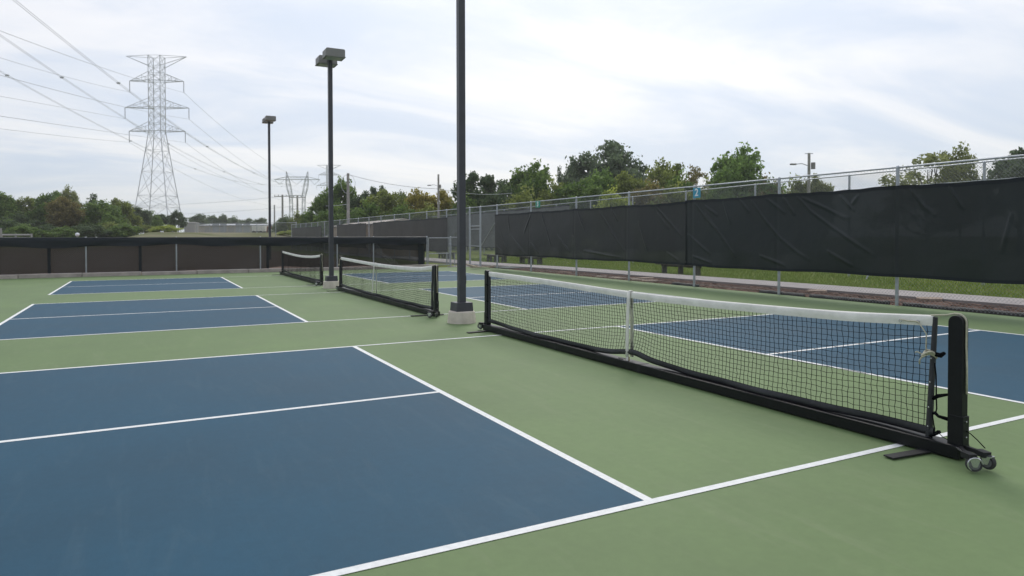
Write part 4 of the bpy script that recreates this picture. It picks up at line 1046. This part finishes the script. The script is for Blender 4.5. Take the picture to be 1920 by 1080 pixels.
# ------------------------------------------------------------------ pylons
def lattice(mb, levels, half, c, ang, rl, rb):
    """square lattice mast: levels z, half-widths, legs and X bracing on four faces"""
    R = Matrix.Rotation(ang, 3, 'Z')
    def P(i, k):
        sx, sy = ((-1, -1), (1, -1), (1, 1), (-1, 1))[k]; v = R @ Vector((sx*half[i], sy*half[i], 0)); return (c[0]+v.x, c[1]+v.y, levels[i])
    for i in range(len(levels)-1):
        for k in range(4):
            mb.bar(P(i, k), P(i+1, k), rl, 4)
            k2 = (k+1) % 4
            mb.bar(P(i, k), P(i+1, k2), rb, 4); mb.bar(P(i, k2), P(i+1, k), rb, 4)
            mb.bar(P(i+1, k), P(i+1, k2), rb, 4)
def tower(px, d, label, m, ang, rl=0.13, rb=0.05):
    base = at(px, 445, d); c = (base[0], base[1]); g = terrain(*c)
    k = d/173.0 if False else 1.0
    t = thing('transmission_pylon', label, 'pylon', (c[0], c[1], g), 'lattice pylons carrying the power lines')
    lv = [g, 8.8, 11.7, 17.6, 22.9, 27.7, 29.6, 31.5, 33.5, 35.7, 37.9, 40.1, 41.9, 43.7, 46.2]
    hw = []
    for z in lv:
        hw.append(4.7+(1.42-4.7)*min(1, (z-g)/(27.7-g))**0.92 if z < 27.7 else 1.42)
    b = MB(); lattice(b, lv, hw, c, ang, rl, rb); b.build('lattice_mast', m, t)
    R = Matrix.Rotation(ang, 3, 'Z'); ax = R @ Vector((1, 0, 0)); ay = R @ Vector((0, 1, 0)); cc = Vector((c[0], c[1], 0))
    tips = []
    for z, hs, up in ((40.1, 6.55, 2.1), (33.5, 7.75, 2.2), (27.7, 6.8, 2.2)):
        b = MB()
        for s in (-1, 1):
            tip = cc+ax*s*hs+Vector((0, 0, z))
            for q in (-1, 1):
                lo = cc+ax*s*1.42+ay*q*1.42+Vector((0, 0, z)); hi = cc+ax*s*1.42+ay*q*1.42+Vector((0, 0, z+up))
                b.bar(lo, tip, rl*0.8, 4); b.bar(hi, tip, rb*1.2, 4)
                for u in (0.35, 0.65):
                    b.bar(lo+(tip-lo)*u, hi+(tip-hi)*u, rb, 4); b.bar(lo+(tip-lo)*(u-0.3), hi+(tip-hi)*u, rb, 4)
            a1 = cc+ax*s*1.42-ay*1.42+Vector((0, 0, z)); a2 = cc+ax*s*1.42+ay*1.42+Vector((0, 0, z))
            for u in (0.3, 0.6): b.bar(a1+(tip-a1)*u, a2+(tip-a2)*u, rb, 4)
            tips.append(tip)
        b.bar(cc-ax*1.42-ay*1.42+Vector((0, 0, z)), cc+ax*1.42-ay*1.42+Vector((0, 0, z)), rl*0.8, 4)
        b.build('crossarm', m, t)
    for tip in tips:
        b = MB(); b.tube([tip-Vector((0, 0, 0.1+k*0.19)) for k in range(15)], [0.05 if k % 2 else 0.12 for k in range(15)], 6); b.build('insulator_string', M_insul, t)
    b = MB()
    for s in (-1, 1):
        tip = cc+ax*s*7.3+Vector((0, 0, 46.2))
        for q in (-1, 1):
            b.bar(cc+ax*s*1.42+ay*q*1.42+Vector((0, 0, 43.7)), tip, rb*1.6, 4); b.bar(cc+ax*s*1.42+ay*q*1.42+Vector((0, 0, 46.2)), tip, rb*1.2, 4)
    b.build('shield_wire_arm', m, t)
    return tips
ARM = YAW-PI/2+0.05
T1 = tower(297, 173, 'large lattice pylon standing alone on the left above the low fence', M_steel, ARM)
T2 = tower(618, 436, 'distant pylon half hidden behind the middle light pole', M_steel_far, ARM, 0.20, 0.08)
def v_pylon():
    base = at(558, 445, 352); c = Vector((base[0], base[1], 0)); g = terrain(base[0], base[1]); m = M_steel_far
    t = thing('transmission_pylon', 'distant wide armed pylon with a forked V shaped top between two light poles', 'pylon', (c.x, c.y, g), 'lattice pylons carrying the power lines')
    k = 352/FPX; R = Matrix.Rotation(ARM, 3, 'Z'); ax = R @ Vector((1, 0, 0)); ay = R @ Vector((0, 1, 0))
    def Z(y): return 1.45+(444.0-y)*k
    def X(x): return (x-558)*k
    b = MB()
    def col(pts, hw, r=0.14, rb=0.065):
        for i in range(len(pts)-1):
            (x0, y0), (x1, y1) = pts[i], pts[i+1]; h0, h1 = hw[i], hw[i+1]
            A = [c+ax*(X(x0)+sx*h0)+ay*sy*h0+Vector((0, 0, Z(y0))) for sx, sy in ((-1, -1), (1, -1), (1, 1), (-1, 1))]
            D = [c+ax*(X(x1)+sx*h1)+ay*sy*h1+Vector((0, 0, Z(y1))) for sx, sy in ((-1, -1), (1, -1), (1, 1), (-1, 1))]
            for j in range(4):
                b.bar(A[j], D[j], r, 4); j2 = (j+1) % 4; b.bar(A[j], D[j2], rb, 4); b.bar(A[j2], D[j], rb, 4)
    for s in (-1, 1):
        f = lambda x: 558+s*(x)
        col([(f(14), 448), (f(12.6), 425), (f(11.4), 400), (f(11.6), 384), (f(12.0), 368)], [0.9, 0.8, 0.75, 0.7, 0.7])
        col([(f(12.0), 368), (f(15.5), 352), (f(17.0), 342), (f(18.0), 335)], [0.8, 1.0, 0.9, 0.7])
        col([(f(18.0), 335), (f(18.8), 329), (f(19.8), 322)], [0.6, 0.35, 0.1])
        b.bar(c+ax*X(f(12))+Vector((0, 0, Z(368))), c+ax*X(f(2))+Vector((0, 0, Z(366))), 0.18, 4)
    b.bar(c+ax*X(547)+Vector((0, 0, Z(392))), c+ax*X(569)+Vector((0, 0, Z(392))), 0.2, 4)
    b.bar(c+ax*X(546)+Vector((0, 0, Z(367))), c+ax*X(570)+Vector((0, 0, Z(367))), 0.22, 4)
    b.build('lattice_legs', m, t)
    b = MB()
    for q in (-1, 1):
        b.bar(c+ax*X(516)+ay*q*0.3+Vector((0, 0, Z(337))), c+ax*X(600)+ay*q*0.3+Vector((0, 0, Z(337))), 0.2, 4)
        for s in (-1, 1): b.bar(c+ax*X(558+s*42)+ay*q*0.3+Vector((0, 0, Z(337))), c+ax*X(558+s*20)+ay*q*0.5+Vector((0, 0, Z(332))), 0.14, 4)
        b.bar(c+ax*X(538)+ay*q*0.5+Vector((0, 0, Z(332))), c+ax*X(578)+ay*q*0.5+Vector((0, 0, Z(332))), 0.16, 4)
    for k2 in range(14):
        x0 = 538+k2*40/14; b.bar(c+ax*X(x0)+Vector((0, 0, Z(332 if k2 % 2 else 337))), c+ax*X(x0+40/14)+Vector((0, 0, Z(337 if k2 % 2 else 332))), 0.09, 4)
    b.build('crossarm', m, t)
    for x0, x1, xm in ((516, 534, 525), (546, 568, 557), (582, 600, 590)):
        b = MB()
        for x in (x0, x1): b.bar(c+ax*X(x)+Vector((0, 0, Z(337))), c+ax*X(xm)+Vector((0, 0, Z(346.5))), 0.09, 5)
        b.build('insulator_string', M_insul, t)
v_pylon()
# ------------------------------------------------------------------ conductors
def wire(pts, r, label, m=None, spacers=()):
    o = MB().tube(pts, r, 4).build('power_line', m or M_cable)
    return tag(o, label, 'power line', 'overhead power lines')
TH = math.atan2(-0.92577, -0.37808)+rad(5)
LW_ = {'A': (0, (-0.13367, 0.00039), 'top left'), 'B': (1, (-0.13299, 0.00027), 'top right'), 'D': (2, (-0.09987, -0.00002), 'middle left'), 'C': (3, (-0.12627, 0.00027), 'middle right'),
       'F': (4, (-0.10713, 0.00019), 'lowest left'), 'E': (5, (-0.09595, 0.00003), 'lowest right')}
for key, (i, (a, b2), nm) in LW_.items():
    P = T1[i]-Vector((0, 0, 2.75)); Q = T2[i]-Vector((0, 0, 2.75))
    pts = [P+Vector((math.cos(TH)*s, math.sin(TH)*s, a*s+b2*s*s)) for s in np.linspace(240, 0, 40)]
    for k in range(1, 41):
        q = k/40; w = P+(Q-P)*q; w.z -= 4*9.5*q*(1-q); pts.append(w)
    wire(pts, 0.036, 'thin power line hung from the %s insulator of the large left pylon' % nm)
for (P, (a, b2), nm) in (((71.83, 354.82, 27.84), (-0.110079, 0.000414), 'rightmost'), ((63.96, 358.99, 27.59), (-0.106345, 0.000418), 'centre'), ((56.33, 363.02, 28.15), (-0.09962, 0.000387), 'leftmost')):
    th = rad(-109); pts = [Vector(P)+Vector((math.cos(th)*s, math.sin(th)*s, a*s+b2*s*s)) for s in np.linspace(340, 0, 70)]
    b = MB()
    for off in (-0.16, 0.16): b.tube([p+Vector((off*math.cos(th+PI/2), off*math.sin(th+PI/2), 0)) for p in pts], 0.026, 4)
    o = b.build('power_line', M_cable); tag(o, 'steep twin power line from the %s arm of the forked pylon' % nm, 'power line', 'overhead power lines')
    sp = MB()
    for s in range(45, 340, 50):
        q = Vector(P)+Vector((math.cos(th)*s, math.sin(th)*s, a*s+b2*s*s)); sp.box(q, (0.5, 0.25, 0.25), rz=th+PI/2)
    sp.build('spacers', M_steel, o)

# ------------------------------------------------------------------ utility poles and street lamps
def utility_pole(px, pytop, d, label, kind, r=0.15):
    p = at(px, pytop, d); g = terrain(p[0], p[1]); h = p[2]
    t = thing('utility_pole', label, 'utility pole', (p[0], p[1], g), 'wooden utility poles')
    MB().bar((p[0], p[1], g-0.3), (p[0], p[1], h), r*1.15, 8, r2=r*0.8).build('pole_shaft', M_pole, t)
    P = Vector(p); rt = Vector(RT); rt.z = 0; rt.normalize(); fh = Vector(FH)
    if kind == 'cross':
        MB().bar(P+rt*-1.2*d/100+Vector((0, 0, -0.35)), P+rt*1.2*d/100+Vector((0, 0, -0.35)), 0.07*d/100, 4).build('crossarm', M_pole, t)
        b = MB()
        for s in (-1.1, -0.55, 0.55, 1.1): b.bar(P+rt*s*d/100+Vector((0, 0, -0.3)), P+rt*s*d/100+Vector((0, 0, 0.0)), 0.05*d/100, 6)
        b.build('insulators', M_insul, t)
    if kind == 'lamp':
        b = MB(); b.tube([P+Vector((0, 0, -1.3)), P-rt*0.7+Vector((0, 0, -1.05)), P-rt*1.35+Vector((0, 0, -1.1))], 0.04, 6); arm = b.build('lamp_arm', M_galv, t)
        b = MB(); b.box(P-rt*1.6+Vector((0, 0, -1.12)), (0.6, 0.26, 0.16), rz=math.atan2(rt.y, rt.x)); b.build('lamp_head', M_housing, arm, bevel=0.04)
        b = MB(); b.bar(P+rt*0.42+Vector((0, 0, -1.6)), P+rt*0.42+Vector((0, 0, -0.95)), 0.21, 14); b.build('transformer', M_housing, t)
        b = MB(); b.bar(P-rt*0.4+Vector((0, 0, -0.05)), P+rt*0.4+Vector((0, 0, -0.05)), 0.05, 4); b.build('top_bracket', M_galv, t)
    if kind == 'slim':
        b = MB(); b.tube([P+Vector((0, 0, -1.15)), P-rt*0.40+Vector((0, 0, -1.0)), P-rt*0.75+Vector((0, 0, -1.05))], 0.025, 6); arm = b.build('lamp_arm', M_galv, t)
        b = MB(); b.box(P-rt*0.9+Vector((0, 0, -1.06)), (0.36, 0.15, 0.10), rz=math.atan2(rt.y, rt.x)); b.build('lamp_head', M_housing, arm, bevel=0.03)
        b = MB(); b.bar(P+rt*0.16+Vector((0, 0, -1.35)), P+rt*0.16+Vector((0, 0, -1.0)), 0.10, 8); b.build('meter_box', M_housing, t)
    if kind == 'loops':
        b = MB()
        for s in (-1, 1): b.tube([P+Vector((0, 0, -0.1)), P+rt*s*0.45+Vector((0, 0, -0.3)), P+rt*s*0.72+Vector((0, 0, -0.9)), P+rt*s*0.6+Vector((0, 0, -1.5)), P+rt*s*0.3+Vector((0, 0, -1.9)), P+Vector((0, 0, -2.0))], 0.02, 4)
        b.build('cable_loops', M_cable, t)
    return P
U1 = utility_pole(652.5, 325, 68, 'wooden utility pole with loops of cable at its top, right of the middle light pole', 'loops', 0.16)
U2 = utility_pole(822, 327, 68, 'thin utility pole with a small street lamp arm, left of the front light pole', 'slim', 0.115)
U3 = utility_pole(1517, 287, 70, 'utility pole with a street lamp and transformer above the black windscreen on the right', 'lamp', 0.17)
U4 = utility_pole(529.5, 365, 150, 'distant utility pole with a short crossarm left of the forked pylon', 'cross', 0.24)
U5 = utility_pole(557.5, 367, 150, 'distant utility pole with a wide crossarm in front of the forked pylon', 'cross', 0.24)
U6 = utility_pole(514.5, 384, 190, 'bare distant pole just right of the farthest light pole', 'none', 0.22)
def span(P, Q, sag, label, r=0.02, n=24):
    pts = []
    for k in range(n+1):
        q = k/n; w = P+(Q-P)*q; w.z -= 4*sag*q*(1-q); pts.append(w)
    wire(pts, r, label)
dn = Vector((0, 0, -1))
span(U1+dn*0.1, U2+dn*1.4, 0.3, 'dark utility line dropping from the looped pole to the lamp arm pole', 0.03)
span(U2+dn*1.4, Vector(at(960, 362, 68)), 0.3, 'utility line going right from the lamp arm pole behind the front light pole', 0.025)
span(Vector(at(-60, 376, 150)), U4+dn*0.4, 1.6, 'long level utility line crossing the large pylon to the distant poles', 0.035)
span(Vector(at(-60, 396, 150)), U5+dn*2.2, 1.5, 'lower of the two long utility lines behind the large pylon', 0.035)
span(U5+dn*0.3, U1+dn*3.0, 0.8, 'utility line from the wide crossarm to the looped pole', 0.03)
span(U3+dn*2.0, Vector(at(1440, 332, 75)), 0.4, 'faint line running down left from the transformer pole', 0.012)

# ------------------------------------------------------------------ trees
def tree_proto(seed, lobes, n_clump, leaves, leaf, clump_r, crown_lo=0.25, limb=6, flat=0.0, conifer=False, sparse=False):
    """unit tree, height 1, crown about 1 wide; returns Empty with trunk and crown"""
    rnd = random.Random(seed)
    t = thing('tree', 'x', 'tree', (0, 0, 0))
    tr = MB(); top = 0.85
    px_, py_ = rnd.uniform(-0.03, 0.03), rnd.uniform(-0.03, 0.03)
    tr.tube([(0, 0, -0.05), (px_*0.3, py_*0.3, 0.2), (px_, py_, 0.5), (px_*1.5, py_*1.2, top)], [0.028, 0.022, 0.014, 0.004], 7)
    for c, r in lobes[:limb]:
        z0 = max(0.12, min(0.6, c[2]*0.55)); b0 = Vector((px_*z0, py_*z0, z0)); e = Vector(c)
        m = b0.lerp(e, 0.5)+Vector((rnd.uniform(-.03, .03), rnd.uniform(-.03, .03), -0.02))
        tr.tube([b0, m, e], [0.012, 0.008, 0.003], 5)
        for _ in range(3):
            e2 = e+Vector((rnd.uniform(-1, 1), rnd.uniform(-1, 1), rnd.uniform(-0.2, 1)))*r*0.8; tr.tube([m.lerp(e, rnd.uniform(0.2, 0.9)), e2], [0.005, 0.0015], 4)
    tr.build('trunk', M_bark, t)
    cr = MB(); tint = []
    wts = [r**2 for c, r in lobes]; tot = sum(wts)
    for _ in range(n_clump):
        x = rnd.random()*tot
        for (c, r), w in zip(lobes, wts):
            x -= w
            if x <= 0: break
        d = Vector((rnd.gauss(0, 1), rnd.gauss(0, 1), rnd.gauss(0.15, 0.9))).normalized()
        rr = r*(rnd.random()**0.45)*rnd.uniform(0.85, 1.12)
        cc = Vector(c)+Vector((d.x*rr, d.y*rr, d.z*rr*(0.85 if not conifer else 1)))
        if cc.z < crown_lo*0.6: continue
        ct = rnd.uniform(0.15, 0.75); cs = clump_r*rnd.uniform(0.6, 1.35)
        for _ in range(leaves):
            o = Vector(tuple(max(-1.35, min(1.35, rnd.gauss(0, 1))) for _k in range(2))+(max(-1.1, min(1.1, rnd.gauss(0, 0.75))),))*cs*0.6
            p = cc+o
            nrm = (o.normalized()*0.7 + Vector((rnd.gauss(0, 1), rnd.gauss(0, 1), rnd.gauss(0.5, 0.8)))).normalized()
            a = nrm.orthogonal().normalized(); a = (Matrix.Rotation(rnd.uniform(0, 6.28), 3, nrm) @ a); b_ = nrm.cross(a)
            s = leaf*rnd.uniform(0.6, 1.3); a *= s; b_ *= s*0.62
            cr.quad(p-a, p-b_*0.9+a*0.1, p+a, p+b_)
            tint.append(min(1, max(0, ct+rnd.gauss(0, 0.17))))
    A = np.array(cr.v); lo = np.percentile(A, 0.6, axis=0); hi = np.percentile(A, 99.4, axis=0)
    A[:, 0] = (A[:, 0]-(lo[0]+hi[0])/2)/(hi[0]-lo[0]); A[:, 1] = (A[:, 1]-(lo[1]+hi[1])/2)/(hi[1]-lo[1]); A[:, 2] = A[:, 2]/hi[2]
    cr.v = [tuple(p) for p in A]
    cr.tint = tint
    cr.build('crown', LEAF['green'], t)
    return t
def lobes_round(seed, n, w=0.42, z0=0.32, z1=0.86, rmin=0.13, rmax=0.22, peak=1.0):
    rnd = random.Random(seed); out = []
    for i in range(n):
        z = z0+(z1-z0)*((i+rnd.random()*0.9)/n); q = (z-z0)/(z1-z0)
        env = w*math.sqrt(max(0.05, 1-(abs(q-0.42)/0.74)**2.0*peak))
        a = i*2.4+rnd.uniform(-0.5, 0.5); rr = env*rnd.uniform(0.35, 0.85)*(1-0.5*max(0, q-0.75)*4 if q > 0.75 else 1)
        r = rnd.uniform(rmin, rmax)*(1.0 if q < 0.75 else 0.75)
        out.append(((math.cos(a)*rr, math.sin(a)*rr, min(z, 0.99-r*0.9)), r))
    return out
PROT = {
 'round1': tree_proto(1, lobes_round(11, 13), 420, 30, 0.021, 0.066),
 'round2': tree_proto(2, lobes_round(22, 16, 0.46, 0.22, 0.88), 460, 30, 0.021, 0.064),
 'tall':   tree_proto(3, lobes_round(33, 13, 0.36, 0.28, 0.92, 0.11, 0.18), 380, 28, 0.019, 0.058),
 'open':   tree_proto(4, lobes_round(44, 15, 0.48, 0.42, 0.88, 0.09, 0.15), 340, 26, 0.020, 0.052, limb=15),
 'cone':   tree_proto(5, [((0, 0, 0.18+0.1*i), 0.30*(1-i*0.105)) for i in range(9)], 300, 24, 0.018, 0.055, limb=0, conifer=True),
 'bush':   tree_proto(6, lobes_round(66, 14, 0.50, 0.12, 0.80, 0.16, 0.26), 300, 26, 0.026, 0.085, crown_lo=0.0),
 'wispy':  tree_proto(7, lobes_round(77, 14, 0.46, 0.25, 0.90, 0.08, 0.14), 190, 20, 0.016, 0.050, limb=14),
 'round3': tree_proto(8, lobes_round(88, 15, 0.44, 0.2, 0.86, 0.13, 0.20), 430, 30, 0.022, 0.066),
}
def bare_proto():
    t = thing('tree', 'x', 'tree', (0, 0, 0)); rnd = random.Random(5); b = MB()
    def grow(p, d, L_, r, lev):
        q = p+d*L_; b.tube([p, p.lerp(q, 0.5)+Vector((rnd.gauss(0, 1), rnd.gauss(0, 1), 0))*L_*0.04, q], [r, r*0.8, r*0.6], 4)
        if lev == 0: return
        for _ in range(3):
            nd = (d+Vector((rnd.gauss(0, 0.35), rnd.gauss(0, 0.35), rnd.uniform(-0.05, 0.3)))).normalized(); grow(p.lerp(q, rnd.uniform(0.5, 1)), nd, L_*rnd.uniform(0.55, 0.8), r*0.6, lev-1)
    grow(Vector((0, 0, -0.05)), Vector((0, 0, 1)), 0.38, 0.014, 4); b.build('trunk', M_bark_pale, t); return t
PROT['bare'] = bare_proto()
TREES = [  # px centre, px top, px width, depth, prototype, leaves, label, base offset below ground
 # left group
 (-8, 362, 74, 98, 'round2', 'green', 'dark green tree cut by the left picture edge behind the low fence'),
 (24, 374, 34, 108, 'tall', 'grey', 'thin grey green tree second from the left edge'),
 (53, 374, 56, 102, 'round1', 'olive', 'light olive tree third from the left edge'),
 (97, 364, 62, 100, 'round3', 'green', 'rounded green tree left of the russet tree'),
 (121, 374, 66, 94, 'round1', 'russet', 'russet brown tree in the middle of the left group'),
 (132, 356, 44, 112, 'tall', 'pale', 'tallest thin grey topped tree behind the russet one'),
 (176, 368, 46, 116, 'cone', 'dark', 'dark pointed tree behind the broad round green one on the left'),
 (186, 380, 84, 98, 'round2', 'green', 'broad round green tree right of the russet tree'),
 (224, 377, 54, 104, 'round3', 'olive', 'olive tree left of the large pylon'),
 (70, 416, 60, 92, 'bush', 'dark', 'low dark shrub beneath the light olive tree on the left'),
 (20, 416, 60, 90, 'bush', 'green', 'low green shrub beneath the leftmost trees'),
 (150, 424, 60, 90, 'bush', 'dark', 'low dark shrub before the russet tree'),
 (210, 420, 70, 90, 'bush', 'olive', 'low olive shrub before the olive tree left of the pylon'),
 (256, 391, 46, 120, 'round1', 'far', 'muted green tree just behind the left legs of the large pylon'),
 (284, 400, 40, 128, 'bush', 'green', 'low green tree seen between the legs of the large pylon'),
 (308, 404, 40, 132, 'round3', 'dark', 'darker low tree seen between the right legs of the large pylon'),
 (334, 397, 30, 118, 'tall', 'grey', 'dense grey green tree at the right leg of the large pylon'),
 (312, 424, 54, 100, 'bush', 'lime', 'yellow green shrub at the foot of the large pylon'),
 (272, 424, 44, 104, 'bush', 'olive', 'olive shrub left of the yellow green one at the pylon foot'),
 (2, 412, 70, 84, 'bush', 'dark', 'dark low shrub at the very left edge over the low fence'),
 (42, 424, 60, 82, 'bush', 'green', 'low green shrub over the pale rail on the left'),
 (85, 424, 60, 86, 'bush', 'dark', 'low dark shrub right of the pale rail'),
 (118, 428, 56, 84, 'bush', 'green', 'low green shrub left of the round white marker'),
 (176, 424, 60, 86, 'bush', 'dark', 'low dark shrub right of the round white marker'),
 (232, 422, 60, 88, 'bush', 'green', 'low green shrub left of the left legs of the large pylon'),
 (34, 402, 44, 96, 'bush', 'dark', 'mid height dark shrub between the two leftmost trees'),
 (206, 404, 44, 94, 'bush', 'green', 'mid height green shrub between the broad green and the olive tree'),
 (876, 372, 60, 80, 'bush', 'green', 'low green shrub just right of the front light pole'),
 (940, 356, 70, 78, 'bush', 'dark', 'low dark shrub between the open dark tree and the broad green one'),
 (1040, 348, 70, 80, 'bush', 'olive', 'low olive shrub below the small conifer'),
 (1270, 352, 80, 74, 'bush', 'olive', 'low olive shrub behind the number 2 sign'),
 (1350, 352, 60, 76, 'bush', 'green', 'low green shrub at the foot of the large bright tree'),
 (690, 384, 70, 80, 'bush', 'green', 'low green shrub right of the looped utility pole'),
 (625, 392, 70, 82, 'bush', 'green', 'low green shrub left of the middle light pole'),
 (800, 390, 70, 80, 'bush', 'olive', 'low olive shrub below the yellowing trees'),
 # distant middle
 (373, 403, 34, 215, 'round1', 'far', 'small far tree above the pale block building'),
 (398, 406, 44, 225, 'round2', 'far', 'far rounded tree over the left part of the warehouse roof'),
 (416, 404, 22, 225, 'tall', 'far', 'small far peaked tree over the warehouse roof'),
 (436, 408, 40, 235, 'bush', 'far', 'far low tree over the middle of the warehouse'),
 (466, 411, 36, 240, 'round3', 'far', 'far low tree over the right part of the warehouse'),
 (490, 410, 26, 230, 'round1', 'far', 'far low tree just left of the farthest light pole'),
 (534, 408, 44, 120, 'bush', 'far', 'low muted tree just right of the farthest light pole'),
 (560, 402, 42, 118, 'bush', 'olive', 'low olive tree under the forked pylon'),
 (580, 400, 36, 112, 'round1', 'green', 'low green tree at the left foot of the tall one behind the middle light pole'),
 (540, 434, 36, 95, 'bush', 'lime', 'yellow green shrub just over the low fence right of the farthest light pole'),
 # behind second light pole
 (607, 368, 54, 92, 'open', 'green', 'loose green tree left of the middle light pole'),
 (643, 343, 74, 90, 'round2', 'green', 'tall green tree right behind the middle light pole'),
 (672, 372, 50, 86, 'round1', 'dark', 'darker tree right of the looped utility pole'),
 (702, 352, 46, 100, 'open', 'grey', 'grey green tree top behind the yellowing ones'),
 (722, 362, 84, 84, 'round3', 'olive', 'olive green tree right of the looped utility pole'),
 (757, 366, 40, 96, 'tall', 'grey', 'grey green treetop between the two yellowing trees'),
 (784, 362, 74, 84, 'round2', 'yellow', 'yellowing tree left of the lamp arm utility pole'),
 (832, 362, 56, 86, 'round1', 'yellow', 'yellowing tree at the lamp arm utility pole'),
 (850, 384, 50, 84, 'bush', 'olive', 'low olive tree beside the front light pole'),
 (755, 388, 60, 80, 'bush', 'green', 'low green shrub before the yellowing trees'),
 # right group
 (910, 330, 86, 86, 'open', 'dark', 'dark open tree right of the front light pole'),
 (893, 360, 50, 82, 'round1', 'dark', 'low dark tree touching the right side of the front light pole'),
 (1000, 314, 96, 84, 'round2', 'green', 'broad green tree between the dark open tree and the small conifer'),
 (1048, 320, 24, 98, 'cone', 'grey', 'small grey conifer between two broad trees'),
 (980, 362, 80, 76, 'bush', 'olive', 'low olive tree before the broad green one'),
 (1080, 316, 54, 108, 'open', 'grey', 'grey green treetop left of the tallest tree'),
 (1152, 275, 122, 102, 'round1', 'grey', 'tallest grey green tree on the right side'),
 (1085, 344, 86, 78, 'round3', 'green', 'mid green tree in front of the small conifer'),
 (1128, 326, 78, 82, 'round2', 'bright', 'bright green tree in front of the tallest tree'),
 (1180, 332, 80, 80, 'round3', 'olive', 'olive tree in front and right of the tallest tree'),
 (1150, 362, 70, 72, 'bush', 'lime', 'low yellow green shrub beneath the bright green tree'),
 (1216, 288, 60, 96, 'bare', None, 'bare twiggy tree right of the tallest tree'),
 (1240, 310, 76, 86, 'tall', 'olive', 'pointed olive tree right of the bare one'),
 (1215, 350, 90, 76, 'bush', 'russet', 'low russet shrub before the pointed olive tree'),
 (1272, 334, 70, 82, 'bush', 'green', 'low green tree left of the number 2 sign'),
 (1304, 316, 64, 90, 'wispy', 'russet', 'thin brownish tree above the number 2 sign'),
 (1330, 345, 60, 80, 'bush', 'olive', 'low olive tree just right of the number 2 sign'),
 (1390, 286, 108, 80, 'round2', 'bright', 'large bright green tree right of the number 2 sign'),
 (1440, 344, 80, 78, 'bush', 'russet', 'low brownish shrub right of the large bright green tree'),
 (1500, 342, 74, 84, 'bush', 'olive', 'low olive tree left of the transformer pole'),
 (1532, 336, 46, 82, 'round3', 'pale', 'low pale olive tree at the transformer pole'),
 (1622, 356, 46, 80, 'bare', None, 'low bare brush right of the transformer pole over the windscreen'),
 (1738, 294, 130, 66, 'wispy', 'pale', 'wispy olive tree behind the fence at the upper right'),
 (1802, 286, 66, 66, 'tall', 'pale', 'denser yellow olive tree right of the wispy one'),
 (1912, 290, 110, 62, 'open', 'grey', 'dark olive tree cut by the right picture edge'),
]
random.seed(31)
for (px, py, w, d, kind, lf_, label) in TREES:
    p = at(px, py, d); g = terrain(p[0], p[1])
    if d > 200: g = 2.04
    h = p[2]-g+0.15; wm = w/FPX*d*1.06
    if h < 0.5: h = 1.2
    o = dup(PROT[kind], (p[0], p[1], g-0.05), random.uniform(0, 6.28), (wm*(1.22 if px > 860 else 1.1 if px > 560 else 0.96),)*2+(h*1.0,), label=label, mats={'crown': LEAF[lf_]} if lf_ else None)
    if kind == 'bush': o.name = 'shrub' if 'shrub' in label or 'brush' in label else 'tree'; o['category'] = 'shrub' if 'shrub' in label else 'tree'
    o['group'] = 'trees and shrubs beyond the fences'
for k in PROT.values(): drop(k)
# far wooded ridge
M_ridge = mat('wooded_ridge', (0.040, 0.055, 0.035), 0.95, var=0.3, vscale=0.02, spec=0.05)
def ridge():
    random.seed(9); P = []; n = 220
    for i in range(n+1):
        px = 330+i*(640/n); a = at(px, 444, 1150)
        base = 412+7*math.sin(px*0.012+1)+4*math.sin(px*0.03)
        bump = max(0, 1-abs(px-478)/46)*9 + max(0, 1-abs(px-440)/22)*4
        top = at(px, base+14-bump*1.5+random.uniform(-1.0, 1.0), 1150)[2]
        f = Vector(FH)
        P.append([(a[0], a[1], -2), (a[0]+f.x*60, a[1]+f.y*60, top*0.8), (a[0]+f.x*160, a[1]+f.y*160, top), (a[0]+f.x*400, a[1]+f.y*400, top*0.7), (a[0]+f.x*560, a[1]+f.y*560, -2)])
    struct(MB().grid(P).build('hill', M_ridge))
ridge()

# ------------------------------------------------------------------ haze
def haze():
    b = MB(); b.box((0, 900, 45), (6000, 5600, 0.1))
    me = MB(); me.box((0, 800, 36.5), (2000, 2100, 77))
    m = bpy.data.materials.new('haze'); m.use_nodes = True; nt = m.node_tree; nt.nodes.clear()
    out = nt.nodes.new('ShaderNodeOutputMaterial'); v = nt.nodes.new('ShaderNodeVolumePrincipled')
    v.inputs['Color'].default_value = (0.97, 0.98, 1.0, 1); v.inputs['Density'].default_value = 0.00042; v.inputs['Anisotropy'].default_value = 0.2
    nt.links.new(v.outputs[0], out.inputs['Volume'])
    o = me.build('haze', m); o['kind'] = 'stuff'
USE_HAZE = True
if USE_HAZE: haze()
